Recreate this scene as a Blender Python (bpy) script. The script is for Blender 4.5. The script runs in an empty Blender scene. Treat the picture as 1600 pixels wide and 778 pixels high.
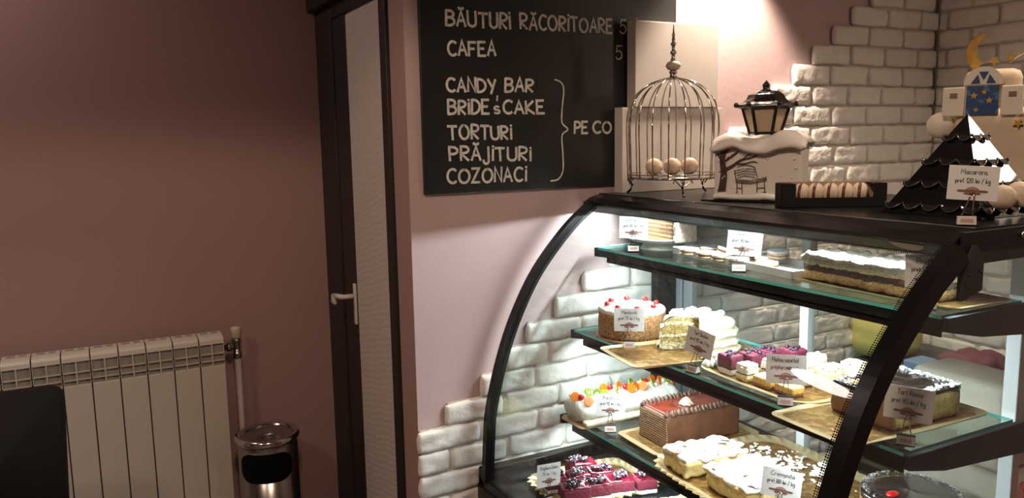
import bpy, bmesh, math, random
from mathutils import Vector, Matrix, noise
C = bpy.context.scene.collection
SC = bpy.context.scene
PI = math.pi
rad = math.radians

# ---------------------------------------------------------------- camera, world, lights, exposure
def look():
    yaw, pitch, roll = rad(28.0026), rad(8.0), rad(-1.029)
    f = Vector((math.sin(yaw) * math.cos(pitch), math.cos(yaw) * math.cos(pitch), -math.sin(pitch)))
    r = Vector((math.cos(yaw), -math.sin(yaw), 0))
    u = r.cross(f)
    r2 = r * math.cos(roll) + u * math.sin(roll)
    u2 = u * math.cos(roll) - r * math.sin(roll)
    m = Matrix((r2, u2, -f)).transposed().to_4x4()
    m.translation = Vector((0, 0, 1.6))
    cd = bpy.data.cameras.new('camera')
    cd.sensor_width = 36
    cd.lens = 36 * 1243.35 / 1600
    cd.clip_start = .02
    co = bpy.data.objects.new('camera', cd)
    co.matrix_world = m
    C.objects.link(co)
    SC.camera = co
look()
SC.view_settings.view_transform = 'Standard'
SC.view_settings.look = 'None'
SC.view_settings.exposure = 0
SC.view_settings.gamma = 1
SC.view_settings.use_curve_mapping = False
SC.cycles.use_denoising = True
SC.cycles.max_bounces = 10
SC.cycles.transparent_max_bounces = 24
SC.cycles.sample_clamp_indirect = 6
SC.cycles.caustics_reflective = False
SC.cycles.caustics_refractive = False

w = bpy.data.worlds.new('world')
SC.world = w
w.use_nodes = True
w.node_tree.nodes['Background'].inputs[0].default_value = (1, .8, .66, 1)
w.node_tree.nodes['Background'].inputs[1].default_value = .02

def lamp(name, kind, loc, energy, color, size=.1, size_y=None, direction=None, spot=None, blend=.3):
    l = bpy.data.lights.new(name, kind)
    l.energy = energy
    l.color = color
    if kind == 'AREA':
        l.shape = 'RECTANGLE' if size_y else 'DISK'
        l.size = size
        if size_y: l.size_y = size_y
    else:
        l.shadow_soft_size = size
    if spot:
        l.spot_size = spot
        l.spot_blend = blend
    o = bpy.data.objects.new(name, l)
    o.location = loc
    if direction: o.rotation_euler = Vector(direction).to_track_quat('-Z', 'Y').to_euler()
    C.objects.link(o)
    return o
WARM = (1, .76, .58)
COOL = (.82, .95, 1)
# wall lamp above the cake boxes (its fitting is out of frame)
lamp('wall_spot', 'SPOT', (1.86, 1.92, 2.34), 105, (1, .8, .64), .03, direction=(0, .02, -1), spot=rad(86), blend=.5)
# warm ceiling lamps of the customers' side
lamp('ceiling_lamp_light', 'SPOT', (.1, .4, 2.58), 62, WARM, .12, direction=(0, 0, -1), spot=rad(143), blend=.12)
lamp('ceiling_lamp_light', 'AREA', (-.9, .9, 2.58), 9, WARM, .3, direction=(.1, .1, -1)).data.spread = rad(160)
lamp('staff_fill_light', 'AREA', (2.15, .75, 2.6), 9, (1, .8, .63), .25, direction=(0, 0, -1)).data.spread = rad(125)  # added warm fill above the staff side, no fitting of its own
# cool LED tubes of the display case
for (x, y, z, e, d) in ((1.45, 1.43, 1.381, 24, (-1.9, 0, -1)), (1.376, 1.43, 1.2258, 11, (.35, 0, -1)),
                        (1.289, 1.43, .9828, 10.5, (.4, 0, -1)), (1.248, 1.43, .7228, 7, (.1, 0, -1))):
    lamp('case_light', 'AREA', (x, y, z), e, COOL, .012, 1.06).rotation_euler = (0, -math.atan2(d[0], 1), 0)

o_ = lamp('case_light', 'AREA', (1.45, 1.86, 1.381), 1.0, COOL, .012, .06)  # extra short segment added so the end frame casts a wall shadow
o_.rotation_euler = (0, math.atan2(1.5, 1), 0)

# ---------------------------------------------------------------- materials
MATS = {}
def nodes(name):
    m = bpy.data.materials.new(name)
    m.use_nodes = True
    nt = m.node_tree
    return m, nt, nt.nodes['Principled BSDF']
def c4(c): return (c[0], c[1], c[2], 1)
def mat(name, color, rough=.5, metal=0, var=0, vscale=8, bump=0, bscale=40, spec=.5, sss=0, coat=0, color2=None, detail=4):
    if name in MATS: return MATS[name]
    m, nt, b = nodes(name)
    b.inputs['Base Color'].default_value = c4(color)
    b.inputs['Roughness'].default_value = rough
    b.inputs['Metallic'].default_value = metal
    b.inputs['Specular IOR Level'].default_value = spec
    if coat: b.inputs['Coat Weight'].default_value = coat; b.inputs['Coat Roughness'].default_value = .08
    if sss:
        b.inputs['Subsurface Weight'].default_value = sss
        b.inputs['Subsurface Radius'].default_value = (.006, .004, .003)
    if var or bump:
        tc = nt.nodes.new('ShaderNodeTexCoord')
    if var:
        n = nt.nodes.new('ShaderNodeTexNoise')
        n.inputs['Scale'].default_value = vscale
        n.inputs['Detail'].default_value = detail
        nt.links.new(tc.outputs['Object'], n.inputs['Vector'])
        r = nt.nodes.new('ShaderNodeValToRGB')
        c2 = color2 or tuple(max(0, v * (1 - var)) for v in color)
        r.color_ramp.elements[0].position = .35
        r.color_ramp.elements[1].position = .65
        r.color_ramp.elements[0].color = c4(c2)
        r.color_ramp.elements[1].color = c4(color)
        nt.links.new(n.outputs['Fac'], r.inputs['Fac'])
        nt.links.new(r.outputs['Color'], b.inputs['Base Color'])
    if bump:
        n2 = nt.nodes.new('ShaderNodeTexNoise')
        n2.inputs['Scale'].default_value = bscale
        n2.inputs['Detail'].default_value = 5
        nt.links.new(tc.outputs['Object'], n2.inputs['Vector'])
        bp = nt.nodes.new('ShaderNodeBump')
        bp.inputs['Strength'].default_value = bump
        bp.inputs['Distance'].default_value = .01
        nt.links.new(n2.outputs['Fac'], bp.inputs['Height'])
        nt.links.new(bp.outputs['Normal'], b.inputs['Normal'])
    MATS[name] = m
    return m
def layers(name, h, stops, wob=.04, nscale=25, rough=.7, grain=.25, gscale=140, bump=.5):
    """horizontal cake layers by height; stops = [(fraction, colour)]"""
    if name in MATS: return MATS[name]
    m, nt, b = nodes(name)
    tc = nt.nodes.new('ShaderNodeTexCoord')
    sp = nt.nodes.new('ShaderNodeSeparateXYZ')
    nt.links.new(tc.outputs['Object'], sp.inputs[0])
    n = nt.nodes.new('ShaderNodeTexNoise'); n.inputs['Scale'].default_value = nscale; n.inputs['Detail'].default_value = 3
    nt.links.new(tc.outputs['Object'], n.inputs['Vector'])
    a = nt.nodes.new('ShaderNodeMath'); a.operation = 'DIVIDE'; a.inputs[1].default_value = h
    nt.links.new(sp.outputs['Z'], a.inputs[0])
    s = nt.nodes.new('ShaderNodeMath'); s.operation = 'MULTIPLY_ADD'; s.inputs[1].default_value = wob * 2; s.inputs[2].default_value = -wob
    nt.links.new(n.outputs['Fac'], s.inputs[0])
    t = nt.nodes.new('ShaderNodeMath'); t.operation = 'ADD'
    nt.links.new(a.outputs[0], t.inputs[0]); nt.links.new(s.outputs[0], t.inputs[1])
    r = nt.nodes.new('ShaderNodeValToRGB'); r.color_ramp.interpolation = 'CONSTANT'
    els = r.color_ramp.elements
    els[0].position = 0; els[0].color = c4(stops[0][1])
    els[1].position = stops[1][0]; els[1].color = c4(stops[1][1])
    for p, c in stops[2:]:
        e = els.new(p); e.color = c4(c)
    nt.links.new(t.outputs[0], r.inputs['Fac'])
    g = nt.nodes.new('ShaderNodeTexNoise'); g.inputs['Scale'].default_value = gscale; g.inputs['Detail'].default_value = 4
    nt.links.new(tc.outputs['Object'], g.inputs['Vector'])
    mx = nt.nodes.new('ShaderNodeMix'); mx.data_type = 'RGBA'; mx.blend_type = 'MULTIPLY'; mx.inputs[0].default_value = 1
    gr = nt.nodes.new('ShaderNodeValToRGB'); gr.color_ramp.elements[0].position = .35; gr.color_ramp.elements[1].position = .6
    gr.color_ramp.elements[0].color = (1 - grain,) * 3 + (1,)
    nt.links.new(g.outputs['Fac'], gr.inputs['Fac'])
    nt.links.new(r.outputs['Color'], mx.inputs[6]); nt.links.new(gr.outputs['Color'], mx.inputs[7])
    nt.links.new(mx.outputs[2], b.inputs['Base Color'])
    bp = nt.nodes.new('ShaderNodeBump'); bp.inputs['Strength'].default_value = bump; bp.inputs['Distance'].default_value = .004
    nt.links.new(g.outputs['Fac'], bp.inputs['Height']); nt.links.new(bp.outputs['Normal'], b.inputs['Normal'])
    b.inputs['Roughness'].default_value = rough
    MATS[name] = m
    return m
def speckle(name, base, spot, scale=180, thresh=.6, rough=.6, bump=.6, metal=0, detail=2):
    if name in MATS: return MATS[name]
    m, nt, b = nodes(name)
    tc = nt.nodes.new('ShaderNodeTexCoord')
    n = nt.nodes.new('ShaderNodeTexNoise'); n.inputs['Scale'].default_value = scale; n.inputs['Detail'].default_value = detail
    nt.links.new(tc.outputs['Object'], n.inputs['Vector'])
    r = nt.nodes.new('ShaderNodeValToRGB')
    r.color_ramp.elements[0].position = thresh - .03; r.color_ramp.elements[1].position = thresh + .03
    r.color_ramp.elements[0].color = c4(base); r.color_ramp.elements[1].color = c4(spot)
    nt.links.new(n.outputs['Fac'], r.inputs['Fac'])
    nt.links.new(r.outputs['Color'], b.inputs['Base Color'])
    b.inputs['Roughness'].default_value = rough
    b.inputs['Metallic'].default_value = metal
    bp = nt.nodes.new('ShaderNodeBump'); bp.inputs['Strength'].default_value = bump; bp.inputs['Distance'].default_value = .004
    nt.links.new(n.outputs['Fac'], bp.inputs['Height']); nt.links.new(bp.outputs['Normal'], b.inputs['Normal'])
    MATS[name] = m
    return m
def glass(name, tint=(1, 1, 1), f0=.045, rough=0, gain=1):
    m = bpy.data.materials.new(name); m.use_nodes = True
    nt = m.node_tree; nt.nodes.clear()
    out = nt.nodes.new('ShaderNodeOutputMaterial')
    tr = nt.nodes.new('ShaderNodeBsdfTransparent'); tr.inputs[0].default_value = c4(tint)
    gl = nt.nodes.new('ShaderNodeBsdfGlossy'); gl.inputs['Roughness'].default_value = rough
    lw = nt.nodes.new('ShaderNodeLayerWeight'); lw.inputs['Blend'].default_value = .5
    p = nt.nodes.new('ShaderNodeMath'); p.operation = 'POWER'; p.inputs[1].default_value = 5
    nt.links.new(lw.outputs['Facing'], p.inputs[0])
    q = nt.nodes.new('ShaderNodeMath'); q.operation = 'MULTIPLY_ADD'; q.inputs[1].default_value = (1 - f0) * gain; q.inputs[2].default_value = f0
    nt.links.new(p.outputs[0], q.inputs[0])
    mx = nt.nodes.new('ShaderNodeMixShader')
    nt.links.new(q.outputs[0], mx.inputs[0]); nt.links.new(tr.outputs[0], mx.inputs[1]); nt.links.new(gl.outputs[0], mx.inputs[2])
    nt.links.new(mx.outputs[0], out.inputs[0])
    return m
def emit(name, color, strength):
    m, nt, b = nodes(name)
    b.inputs['Base Color'].default_value = c4(color)
    b.inputs['Emission Color'].default_value = c4(color)
    b.inputs['Emission Strength'].default_value = strength
    return m

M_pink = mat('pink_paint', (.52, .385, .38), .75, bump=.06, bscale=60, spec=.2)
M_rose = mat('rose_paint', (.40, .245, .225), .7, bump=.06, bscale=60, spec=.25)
M_brick = mat('white_brick', (.78, .74, .69), .7, bump=.35, bscale=55, spec=.25)
M_ceil = mat('ceiling_paint', (.42, .38, .34), .9)
M_floor = mat('floor_tile', (.22, .16, .12), .35, var=.3, vscale=3)
M_black = mat('black_metal', (.006, .0055, .0055), .28, spec=.3)
M_blackm = mat('black_matt', (.014, .012, .012), .6, spec=.3)
M_brown = mat('dark_brown_frame', (.02, .013, .012), .5)
M_door = mat('cream_door_panel', (.52, .46, .4), .5)
M_board = mat('chalkboard_black', (.013, .012, .012), .42, var=.3, vscale=6, spec=.5)
M_chalk = mat('chalk', (.8, .78, .72), .9, var=.3, vscale=90)
M_rad = mat('radiator_enamel', (.6, .53, .45), .38, spec=.4)
M_cell = mat('radiator_recess', (.3, .27, .22), .6)
M_gap = mat('radiator_gap', (.03, .022, .02), .8)
M_chrome = mat('chrome', (.62, .58, .54), .13, metal=1)
M_steel = mat('brushed_steel', (.36, .33, .31), .24, metal=1)
M_alu = mat('aluminium_post', (.62, .64, .63), .4, metal=.35)
M_white = mat('white_china', (.8, .8, .77), .25, spec=.5)
M_card = mat('white_card', (.74, .74, .71), .6, spec=.2)
M_box = mat('white_carton', (.68, .62, .56), .6, spec=.2)
M_ink = mat('black_ink', (.025, .025, .03), .7)
M_emb = mat('brown_emblem', (.20, .10, .085), .7)
M_emb2 = mat('pale_emblem', (.5, .28, .22), .7)
M_gold = speckle('gold_foil', (.34, .19, .06), (.52, .32, .11), 55, .52, .30, .7, metal=.8)
M_goldb = mat('gold_rim', (.62, .49, .27), .35, metal=.6)
M_kraft = mat('kraft_board', (.50, .34, .19), .7, var=.2, vscale=20)
M_cream = mat('whipped_cream', (.85, .82, .74), .5, bump=.5, bscale=60, sss=.0)
M_cream2 = mat('yellow_cream', (.86, .79, .56), .55, bump=.4, bscale=70)
M_choc = mat('chocolate_cream', (.125, .046, .020), .5, var=.35, vscale=30, bump=.35, bscale=50)
M_dchoc = mat('dark_glaze', (.012, .008, .007), .12, bump=.35, bscale=22, coat=.4)
M_red = mat('glazed_cherry', (.42, .006, .006), .12, coat=.5)
M_glass = glass('front_glass', (.985, .99, .985), .032)
M_sglass = glass('side_glass', (.97, .985, .975), .05)
M_bglass = glass('door_glass', (.9, .93, .92), .03)
M_shelf = glass('shelf_glass', (.86, .93, .91), .10)
M_edge = mat('teal_glass_edge', (.16, .72, .68), .12, spec=.8)
M_led = emit('led_tube', (.93, .98, 1), 4)

# ---------------------------------------------------------------- mesh helpers
def link(name, bm, m, parent=None, smooth=False, loc=None, rot=None):
    me = bpy.data.meshes.new(name)
    bmesh.ops.recalc_face_normals(bm, faces=bm.faces[:])
    if smooth:
        for f in bm.faces: f.smooth = True
    bm.to_mesh(me); bm.free()
    for x in (m if isinstance(m, (list, tuple)) else [m]): me.materials.append(x)
    if smooth == 'auto': pass
    o = bpy.data.objects.new(name, me)
    C.objects.link(o)
    if parent: o.parent = parent
    if loc: o.location = loc
    if rot: o.rotation_euler = rot
    return o
def thing(name, label, cat, loc=(0, 0, 0), rz=0, group=None, rot=None):
    o = bpy.data.objects.new(name, None)
    o.empty_display_size = .05
    C.objects.link(o)
    o.location = loc
    o.rotation_euler = rot or (0, 0, rz)
    o['label'] = label; o['category'] = cat
    if group: o['group'] = group
    return o
def tag(o, label, cat, group=None):
    o['label'] = label; o['category'] = cat
    if group: o['group'] = group
    return o
def struct(o):
    o['kind'] = 'structure'; return o
def BM(): return bmesh.new()
def box(bm, lo, hi, bev=0, seg=2, mi=0):
    lo, hi = Vector(lo), Vector(hi)
    r = bmesh.ops.create_cube(bm, size=1)
    vs = r['verts']
    for v in vs:
        v.co = Vector(((lo[i] + hi[i]) / 2 + v.co[i] * (hi[i] - lo[i]) for i in range(3)))
    fs = set(f for v in vs for f in v.link_faces)
    if bev:
        es = set(e for v in vs for e in v.link_edges)
        rr = bmesh.ops.bevel(bm, geom=list(es), offset=bev, segments=seg, affect='EDGES', profile=.5)
        fs = set(f for v in rr['verts'] for f in v.link_faces) | set(f for f in fs if f.is_valid)
    for f in fs: f.material_index = mi
    return list(fs)
def B(name, lo, hi, m, parent=None, bev=0, seg=2, smooth=False, loc=None, rot=None):
    bm = BM(); box(bm, lo, hi, bev, seg)
    return link(name, bm, m, parent, smooth, loc, rot)
def lathe(bm, prof, seg=24, cx=0, cy=0, cap=True, fn=None):
    rings = []
    for (r, z) in prof:
        ring = []
        for k in range(seg):
            a = 2 * PI * k / seg
            rr = r * (fn(a, z) if fn else 1)
            ring.append(bm.verts.new((cx + rr * math.cos(a), cy + rr * math.sin(a), z)))
        rings.append(ring)
    for a, b in zip(rings, rings[1:]):
        for k in range(seg):
            bm.faces.new((a[k], a[(k + 1) % seg], b[(k + 1) % seg], b[k]))
    if cap:
        if prof[0][0] > 1e-5: bm.faces.new(rings[0][::-1])
        if prof[-1][0] > 1e-5: bm.faces.new(rings[-1])
    bmesh.ops.remove_doubles(bm, verts=[v for r in rings for v in r], dist=1e-6)
def tube(bm, pts, r, seg=8, closed=False, cap=True):
    pts = [Vector(p) for p in pts]
    n = len(pts); rings = []
    up = Vector((0, 0, 1))
    for i, p in enumerate(pts):
        if closed: t = pts[(i + 1) % n] - pts[i - 1]
        else: t = pts[min(i + 1, n - 1)] - pts[max(i - 1, 0)]
        t.normalize()
        u = t.cross(up)
        if u.length < .05: u = t.cross(Vector((1, 0, 0)))
        u.normalize(); v = t.cross(u)
        rr = r[i] if isinstance(r, (list, tuple)) else r
        rings.append([bm.verts.new(p + (u * math.cos(2 * PI * k / seg) + v * math.sin(2 * PI * k / seg)) * rr) for k in range(seg)])
    m = n if closed else n - 1
    for i in range(m):
        a, b = rings[i], rings[(i + 1) % n]
        for k in range(seg): bm.faces.new((a[k], a[(k + 1) % seg], b[(k + 1) % seg], b[k]))
    if cap and not closed:
        bm.faces.new(rings[0][::-1]); bm.faces.new(rings[-1])
def prism(bm, outline, axis, a, b, mi=0):
    """outline: 2-D points; axis 'y' -> (x,z) extruded in y, 'x' -> (y,z), 'z' -> (x,y)"""
    def P(p, t):
        return {'x': (t, p[0], p[1]), 'y': (p[0], t, p[1]), 'z': (p[0], p[1], t)}[axis]
    A = [bm.verts.new(P(p, a)) for p in outline]; Bv = [bm.verts.new(P(p, b)) for p in outline]
    n = len(outline)
    fs = [bm.faces.new(A), bm.faces.new(Bv[::-1])]
    for i in range(n): fs.append(bm.faces.new((A[i], A[(i + 1) % n], Bv[(i + 1) % n], Bv[i])))
    for f in fs: f.material_index = mi
def nz(p, s, seed=0): return noise.noise(Vector(p) * s + Vector((seed * 7.3, seed * 3.1, seed * 1.7)))
def lump(bm, amp, scale, seed=0, zmin=None, verts=None):
    bm.normal_update()
    vs = verts or bm.verts
    mv = [(v, v.normal * amp * nz(v.co, scale, seed)) for v in vs if zmin is None or v.co.z > zmin]
    for v, d in mv: v.co += d
def lumpbox(sx, sy, sz, bev=.006, cuts=6, amp=.002, scale=60, seed=0, top=None, sink=0):
    """rounded, subdivided, noise-roughened block, base at z=0"""
    bm = BM(); box(bm, (-sx / 2, -sy / 2, 0), (sx / 2, sy / 2, sz), bev, 2)
    L = max(sx, sy, sz) / cuts
    for _ in range(5):
        es = [e for e in bm.edges if e.calc_length() > L * 1.3]
        if not es: break
        bmesh.ops.subdivide_edges(bm, edges=es, cuts=1, use_grid_fill=True)
    bmesh.ops.triangulate(bm, faces=[f for f in bm.faces if len(f.verts) > 4])
    lump(bm, amp, scale, seed, zmin=.0005)
    for v in bm.verts: v.co.z = max(v.co.z, 0)
    if top: lump(bm, top, scale * .5, seed + 5, verts=[v for v in bm.verts if v.co.z > sz * .8])
    return bm
def ball(bm, c, r, sx=1, sy=1, sz=1, u=12, v=8):
    m = Matrix.Translation(c) @ Matrix.Diagonal((r * sx, r * sy, r * sz, 1))
    return bmesh.ops.create_uvsphere(bm, u_segments=u, v_segments=v, radius=1, matrix=m)['verts']
def smoothstep(a, b, x):
    t = min(1, max(0, (x - a) / (b - a))); return t * t * (3 - 2 * t)
def catmull(P, n=6):
    P = [Vector(p) for p in P]; out = []
    for i in range(len(P) - 1):
        p0, p1, p2, p3 = P[max(0, i - 1)], P[i], P[i + 1], P[min(len(P) - 1, i + 2)]
        for k in range(n):
            t = k / n
            out.append(.5 * ((2 * p1) + (p2 - p0) * t + (2 * p0 - 5 * p1 + 4 * p2 - p3) * t * t + (3 * p1 - p0 - 3 * p2 + p3) * t ** 3))
    out.append(P[-1]); return out
def dup(o, parent=None, **kw):
    c = o.copy(); C.objects.link(c)
    if parent: c.parent = parent
    for ch in list(o.children):
        dup(ch, c)
    for k, v in kw.items(): c[k] = v
    return c

# ---------------------------------------------------------------- stroke lettering
def arc(cx, cy, rx, ry, a0, a1, n=9):
    return [(cx + rx * math.cos(rad(a0 + (a1 - a0) * i / n)), cy + ry * math.sin(rad(a0 + (a1 - a0) * i / n))) for i in range(n + 1)]
G = {
 'A': [[(0, 0), (.3, 1), (.6, 0)], [(.11, .36), (.49, .36)]],
 'B': [[(0, 0), (0, 1)], [(0, 1)] + arc(.2, .77, .3, .23, 80, -80) + [(0, .53)], [(0, .53)] + arc(.22, .27, .34, .27, 80, -80) + [(0, 0)]],
 'C': [arc(.36, .5, .36, .5, 50, 310, 14)],
 'D': [[(0, 0), (0, 1)], [(0, 1)] + arc(.1, .5, .5, .5, 80, -80, 12) + [(0, 0)]],
 'E': [[(.5, 1), (0, 1), (0, 0), (.52, 0)], [(0, .52), (.4, .52)]],
 'F': [[(.52, 1), (0, 1), (0, 0)], [(0, .52), (.4, .52)]],
 'I': [[(.08, 0), (.08, .82)], [(.07, 1.0), (.09, 1.06)]],
 'J': [[(.36, 1), (.36, 0)] + arc(.18, -.05, .18, .2, 0, -200, 8)],
 'K': [[(0, 0), (0, 1)], [(.5, 1), (0, .45), (.55, 0)]],
 'M': [[(0, 0), (.05, 1), (.35, .35), (.65, 1), (.7, 0)]],
 'N': [[(0, 0), (0, 1), (.5, 0), (.5, 1)]],
 'O': [arc(.36, .5, .36, .5, 90, 450, 16)],
 'P': [[(0, 0), (0, 1)], [(0, 1)] + arc(.2, .74, .32, .26, 80, -80) + [(0, .48)]],
 'R': [[(0, 0), (0, 1)], [(0, 1)] + arc(.2, .76, .32, .24, 80, -80) + [(0, .5), (.5, 0)]],
 'S': [arc(.28, .75, .26, .25, 40, 270, 8) + arc(.28, .25, .28, .25, 90, -140, 8)],
 'T': [[(0, 1), (.62, 1)], [(.31, 1), (.31, 0)]],
 'U': [[(0, 1), (0, .3)] + arc(.28, .28, .28, .28, 180, 360, 8) + [(.56, 1)]],
 'Y': [[(0, 1), (.28, .45)], [(.58, 1), (.2, -.1)]],
 'Z': [[(0, 1), (.52, 1), (0, 0), (.55, 0)]],
 '0': [arc(.27, .5, .27, .5, 90, 450, 14)],
 '1': [[(.02, .75), (.2, 1), (.2, 0)]],
 '2': [arc(.26, .72, .26, .28, 170, -40, 8) + [(0, 0), (.55, 0)]],
 '5': [[(.5, 1), (.1, 1), (.05, .55)] + arc(.24, .32, .28, .32, 120, -150, 9)],
 '7': [[(0, 1), (.5, 1), (.15, 0)]],
 '8': [arc(.26, .75, .22, .25, 90, 450, 12), arc(.26, .25, .27, .25, 90, 450, 12)],
 '9': [arc(.26, .7, .25, .3, 0, 360, 12), [(.51, .7), (.42, 0)]],
 'a': [arc(.22, .27, .22, .27, 30, 390, 12), [(.44, .54), (.44, 0)]],
 'b': [arc(.22, .27, .22, .27, 180, 540, 12), [(0, 1), (0, 0)]],
 'c': [arc(.22, .27, .22, .27, 50, 310, 9)],
 'd': [arc(.22, .27, .22, .27, 0, 360, 12), [(.44, 1), (.44, 0)]],
 'e': [[(.02, .27), (.42, .27)] + arc(.22, .27, .21, .27, 0, 300, 10)],
 'f': [arc(.28, .8, .16, .2, 60, 180, 5) + [(.12, 0)], [(0, .55), (.28, .55)]],
 'g': [arc(.22, .27, .22, .27, 0, 360, 12), [(.44, .54), (.44, -.2)] + arc(.22, -.2, .22, .2, 0, -150, 6)],
 'i': [[(.05, .54), (.05, 0)], [(.05, .78), (.05, .84)]],
 'j': [[(.2, .54), (.2, -.2)] + arc(.08, -.2, .12, .18, 0, -140, 5), [(.2, .78), (.2, .84)]],
 'k': [[(0, 0), (0, 1)], [(.35, .54), (0, .22), (.38, 0)]],
 'l': [[(.05, 1), (.05, 0)]],
 'm': [[(0, .54), (0, 0)], [(0, .35)] + arc(.16, .36, .16, .18, 180, 0, 6) + [(.32, 0)], [(.32, .35)] + arc(.48, .36, .16, .18, 180, 0, 6) + [(.64, 0)]],
 'n': [[(0, .54), (0, 0)], [(0, .33)] + arc(.2, .34, .2, .2, 180, 0, 6) + [(.4, 0)]],
 'o': [arc(.22, .27, .22, .27, 90, 450, 12)],
 'p': [arc(.22, .27, .22, .27, 180, 540, 12), [(0, .54), (0, -.4)]],
 'r': [[(0, .54), (0, 0)], [(0, .3)] + arc(.2, .34, .2, .2, 180, 50, 5)],
 's': [arc(.18, .41, .16, .13, 40, 270, 6) + arc(.18, .14, .18, .14, 90, -140, 6)],
 't': [[(.14, .95), (.14, .1), (.26, 0)], [(0, .58), (.28, .58)]],
 'u': [[(0, .54), (0, .2)] + arc(.2, .2, .2, .2, 180, 360, 6), [(.4, .54), (.4, 0)]],
 'v': [[(0, .54), (.2, 0), (.4, .54)]],
 '/': [[(0, -.1), (.4, 1.05)]],
 '+': [[(.2, .1), (.2, .6)], [(0, .35), (.42, .35)]],
 "'": [[(.05, 1.2), (.02, .85)]],
}
for a_, b_ in (('Ă', 'A'), ('ă', 'a'), ('ș', 's')):
    h_ = 1.16 if a_ == 'Ă' else .74
    cx_ = .3 if a_ == 'Ă' else .22
    G[a_] = G[b_] + ([arc(cx_, h_ + .08, .16, .1, 180, 360, 6)] if a_ != 'ș' else [[(.18, -.1), (.14, -.25)]])
ADV = {ch: max(p[0] for s in st for p in s) for ch, st in G.items()}
def text_strokes(txt, gap=.2, seed=0, jit=0):
    rnd = random.Random(seed)
    x = 0; out = []
    for ch in txt:
        if ch == ' ':
            x += .42; continue
        dy = rnd.uniform(-jit, jit); sx = 1 + rnd.uniform(-jit, jit); sl = rnd.uniform(-jit, jit)
        for s in G[ch]:
            out.append([(x + px * sx + py * sl, py * (1 + dy) + dy * .6) for px, py in s])
        x += ADV[ch] * sx + gap
    return out, max(.01, x - gap)
RIB = [0]
def ribbon(bm, pts, wdt, plane):
    """flat mitred stroke; plane maps (u,v)->Vector"""
    h = wdt / 2
    P = [Vector((p[0], p[1])) for p in pts]
    P = [P[0]] + [b for a, b in zip(P, P[1:]) if (b - a).length > 1e-6]
    if len(P) < 2: return
    o_ = plane(0, 0)
    nrm = (plane(1, 0) - o_).cross(plane(0, 1) - o_).normalized() * ((RIB[0] % 9) * .00004)
    RIB[0] += 1
    d0 = (P[1] - P[0]).normalized(); d1 = (P[-1] - P[-2]).normalized()
    P[0] = P[0] - d0 * h * .5; P[-1] = P[-1] + d1 * h * .5
    prev = None
    for i, p in enumerate(P):
        a = (p - P[i - 1]).normalized() if i else d0
        b = (P[i + 1] - p).normalized() if i < len(P) - 1 else d1
        t = a + b
        t = t.normalized() if t.length > 1e-4 else a
        n = Vector((-t.y, t.x)); k = h / max(.55, n.dot(Vector((-a.y, a.x))))
        cur = (bm.verts.new(plane(*(p + n * k)) + nrm), bm.verts.new(plane(*(p - n * k)) + nrm))
        if prev: bm.faces.new((prev[0], prev[1], cur[1], cur[0]))
        prev = cur
def write(bm, txt, x0, x1, y0, y1, h, wdt, plane, seed=0, jit=0, gap=.2):
    """text from x0 to x1, baseline y0 at the left and y1 at the right"""
    st, W = text_strokes(txt, gap, seed, jit)
    k = (x1 - x0) / W
    for s in st:
        ribbon(bm, [(x0 + px * k, y0 + (y1 - y0) * px / W + py * h) for px, py in s], wdt, plane)

# ---------------------------------------------------------------- the room
H = 2.65
W0Y, W1Y, DX, W2X = 2.9, 2.04, .773, 2.98
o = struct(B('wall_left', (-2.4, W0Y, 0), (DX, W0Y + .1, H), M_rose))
o = struct(B('wall_back', (DX, W1Y, 0), (W2X, W0Y + .1, H), M_pink)); wall_back = o
bm = BM(); box(bm, (DX - .001, W1Y + .002, 0), (DX - .0002, 2.15, H))
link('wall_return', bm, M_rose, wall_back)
struct(B('wall_right', (W2X, -2.4, 0), (W2X + .1, W1Y, H), M_pink))
wall_right = bpy.data.objects['wall_right']
struct(B('wall_front', (-2.4, -2.5, 0), (W2X, -2.4, H), M_pink))
struct(B('wall_west', (-2.5, -2.4, 0), (-2.4, W0Y, H), M_pink))
struct(B('floor', (-2.5, -2.5, -.1), (W2X + .1, W0Y + .1, 0), M_floor))
struct(B('ceiling', (-2.5, -2.5, H), (W2X + .1, W0Y + .1, H + .1), M_ceil))

rnd = random.Random(4)
def brick(bm, put, a0, a1, z0, z1, seed, t=.016):
    nx, nzz = max(4, int((a1 - a0) / .010)), 7
    j = [rnd.uniform(-.0025, .0025) for _ in range(4)]
    grid = []
    for k in range(nzz + 3):
        row = []
        for i in range(nx + 3):
            u = min(max(i - 1, 0), nx) / nx; v = min(max(k - 1, 0), nzz) / nzz
            edge = (i == 0 or k == 0 or i == nx + 2 or k == nzz + 2)
            e = min(u * (a1 - a0), (1 - u) * (a1 - a0), v * (z1 - z0), (1 - v) * (z1 - z0))
            a = a0 + u * (a1 - a0); z = z0 + v * (z1 - z0) + j[0] * (u - .5) * 2
            wob = .0045 * nz((a * 1.0, seed, z), 28, seed)
            cx_, cz_ = (a0 + a1) / 2, (z0 + z1) / 2
            # rounded corners
            du, dv = abs(u - .5) * 2, abs(v - .5) * 2
            sh = 1 - .05 * max(0, du - .8) * 5 * max(0, dv - .5) * 2
            a = cx_ + (a - cx_) * sh + wob * (1 if du > .9 else 0)
            z = cz_ + (z - cz_) * sh + (wob if dv > .9 else 0)
            d = t * (.72 + .28 * smoothstep(0, .007, e)) + .005 * nz((a, seed * .1, z), 24, seed) + .0034 * nz((a, seed, z), 80, seed)
            if edge: d = 0
            row.append(bm.verts.new(put(a, d, z)))
        grid.append(row)
    for k in range(nzz + 2):
        for i in range(nx + 2):
            bm.faces.new((grid[k][i], grid[k][i + 1], grid[k + 1][i + 1], grid[k + 1][i]))
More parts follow.
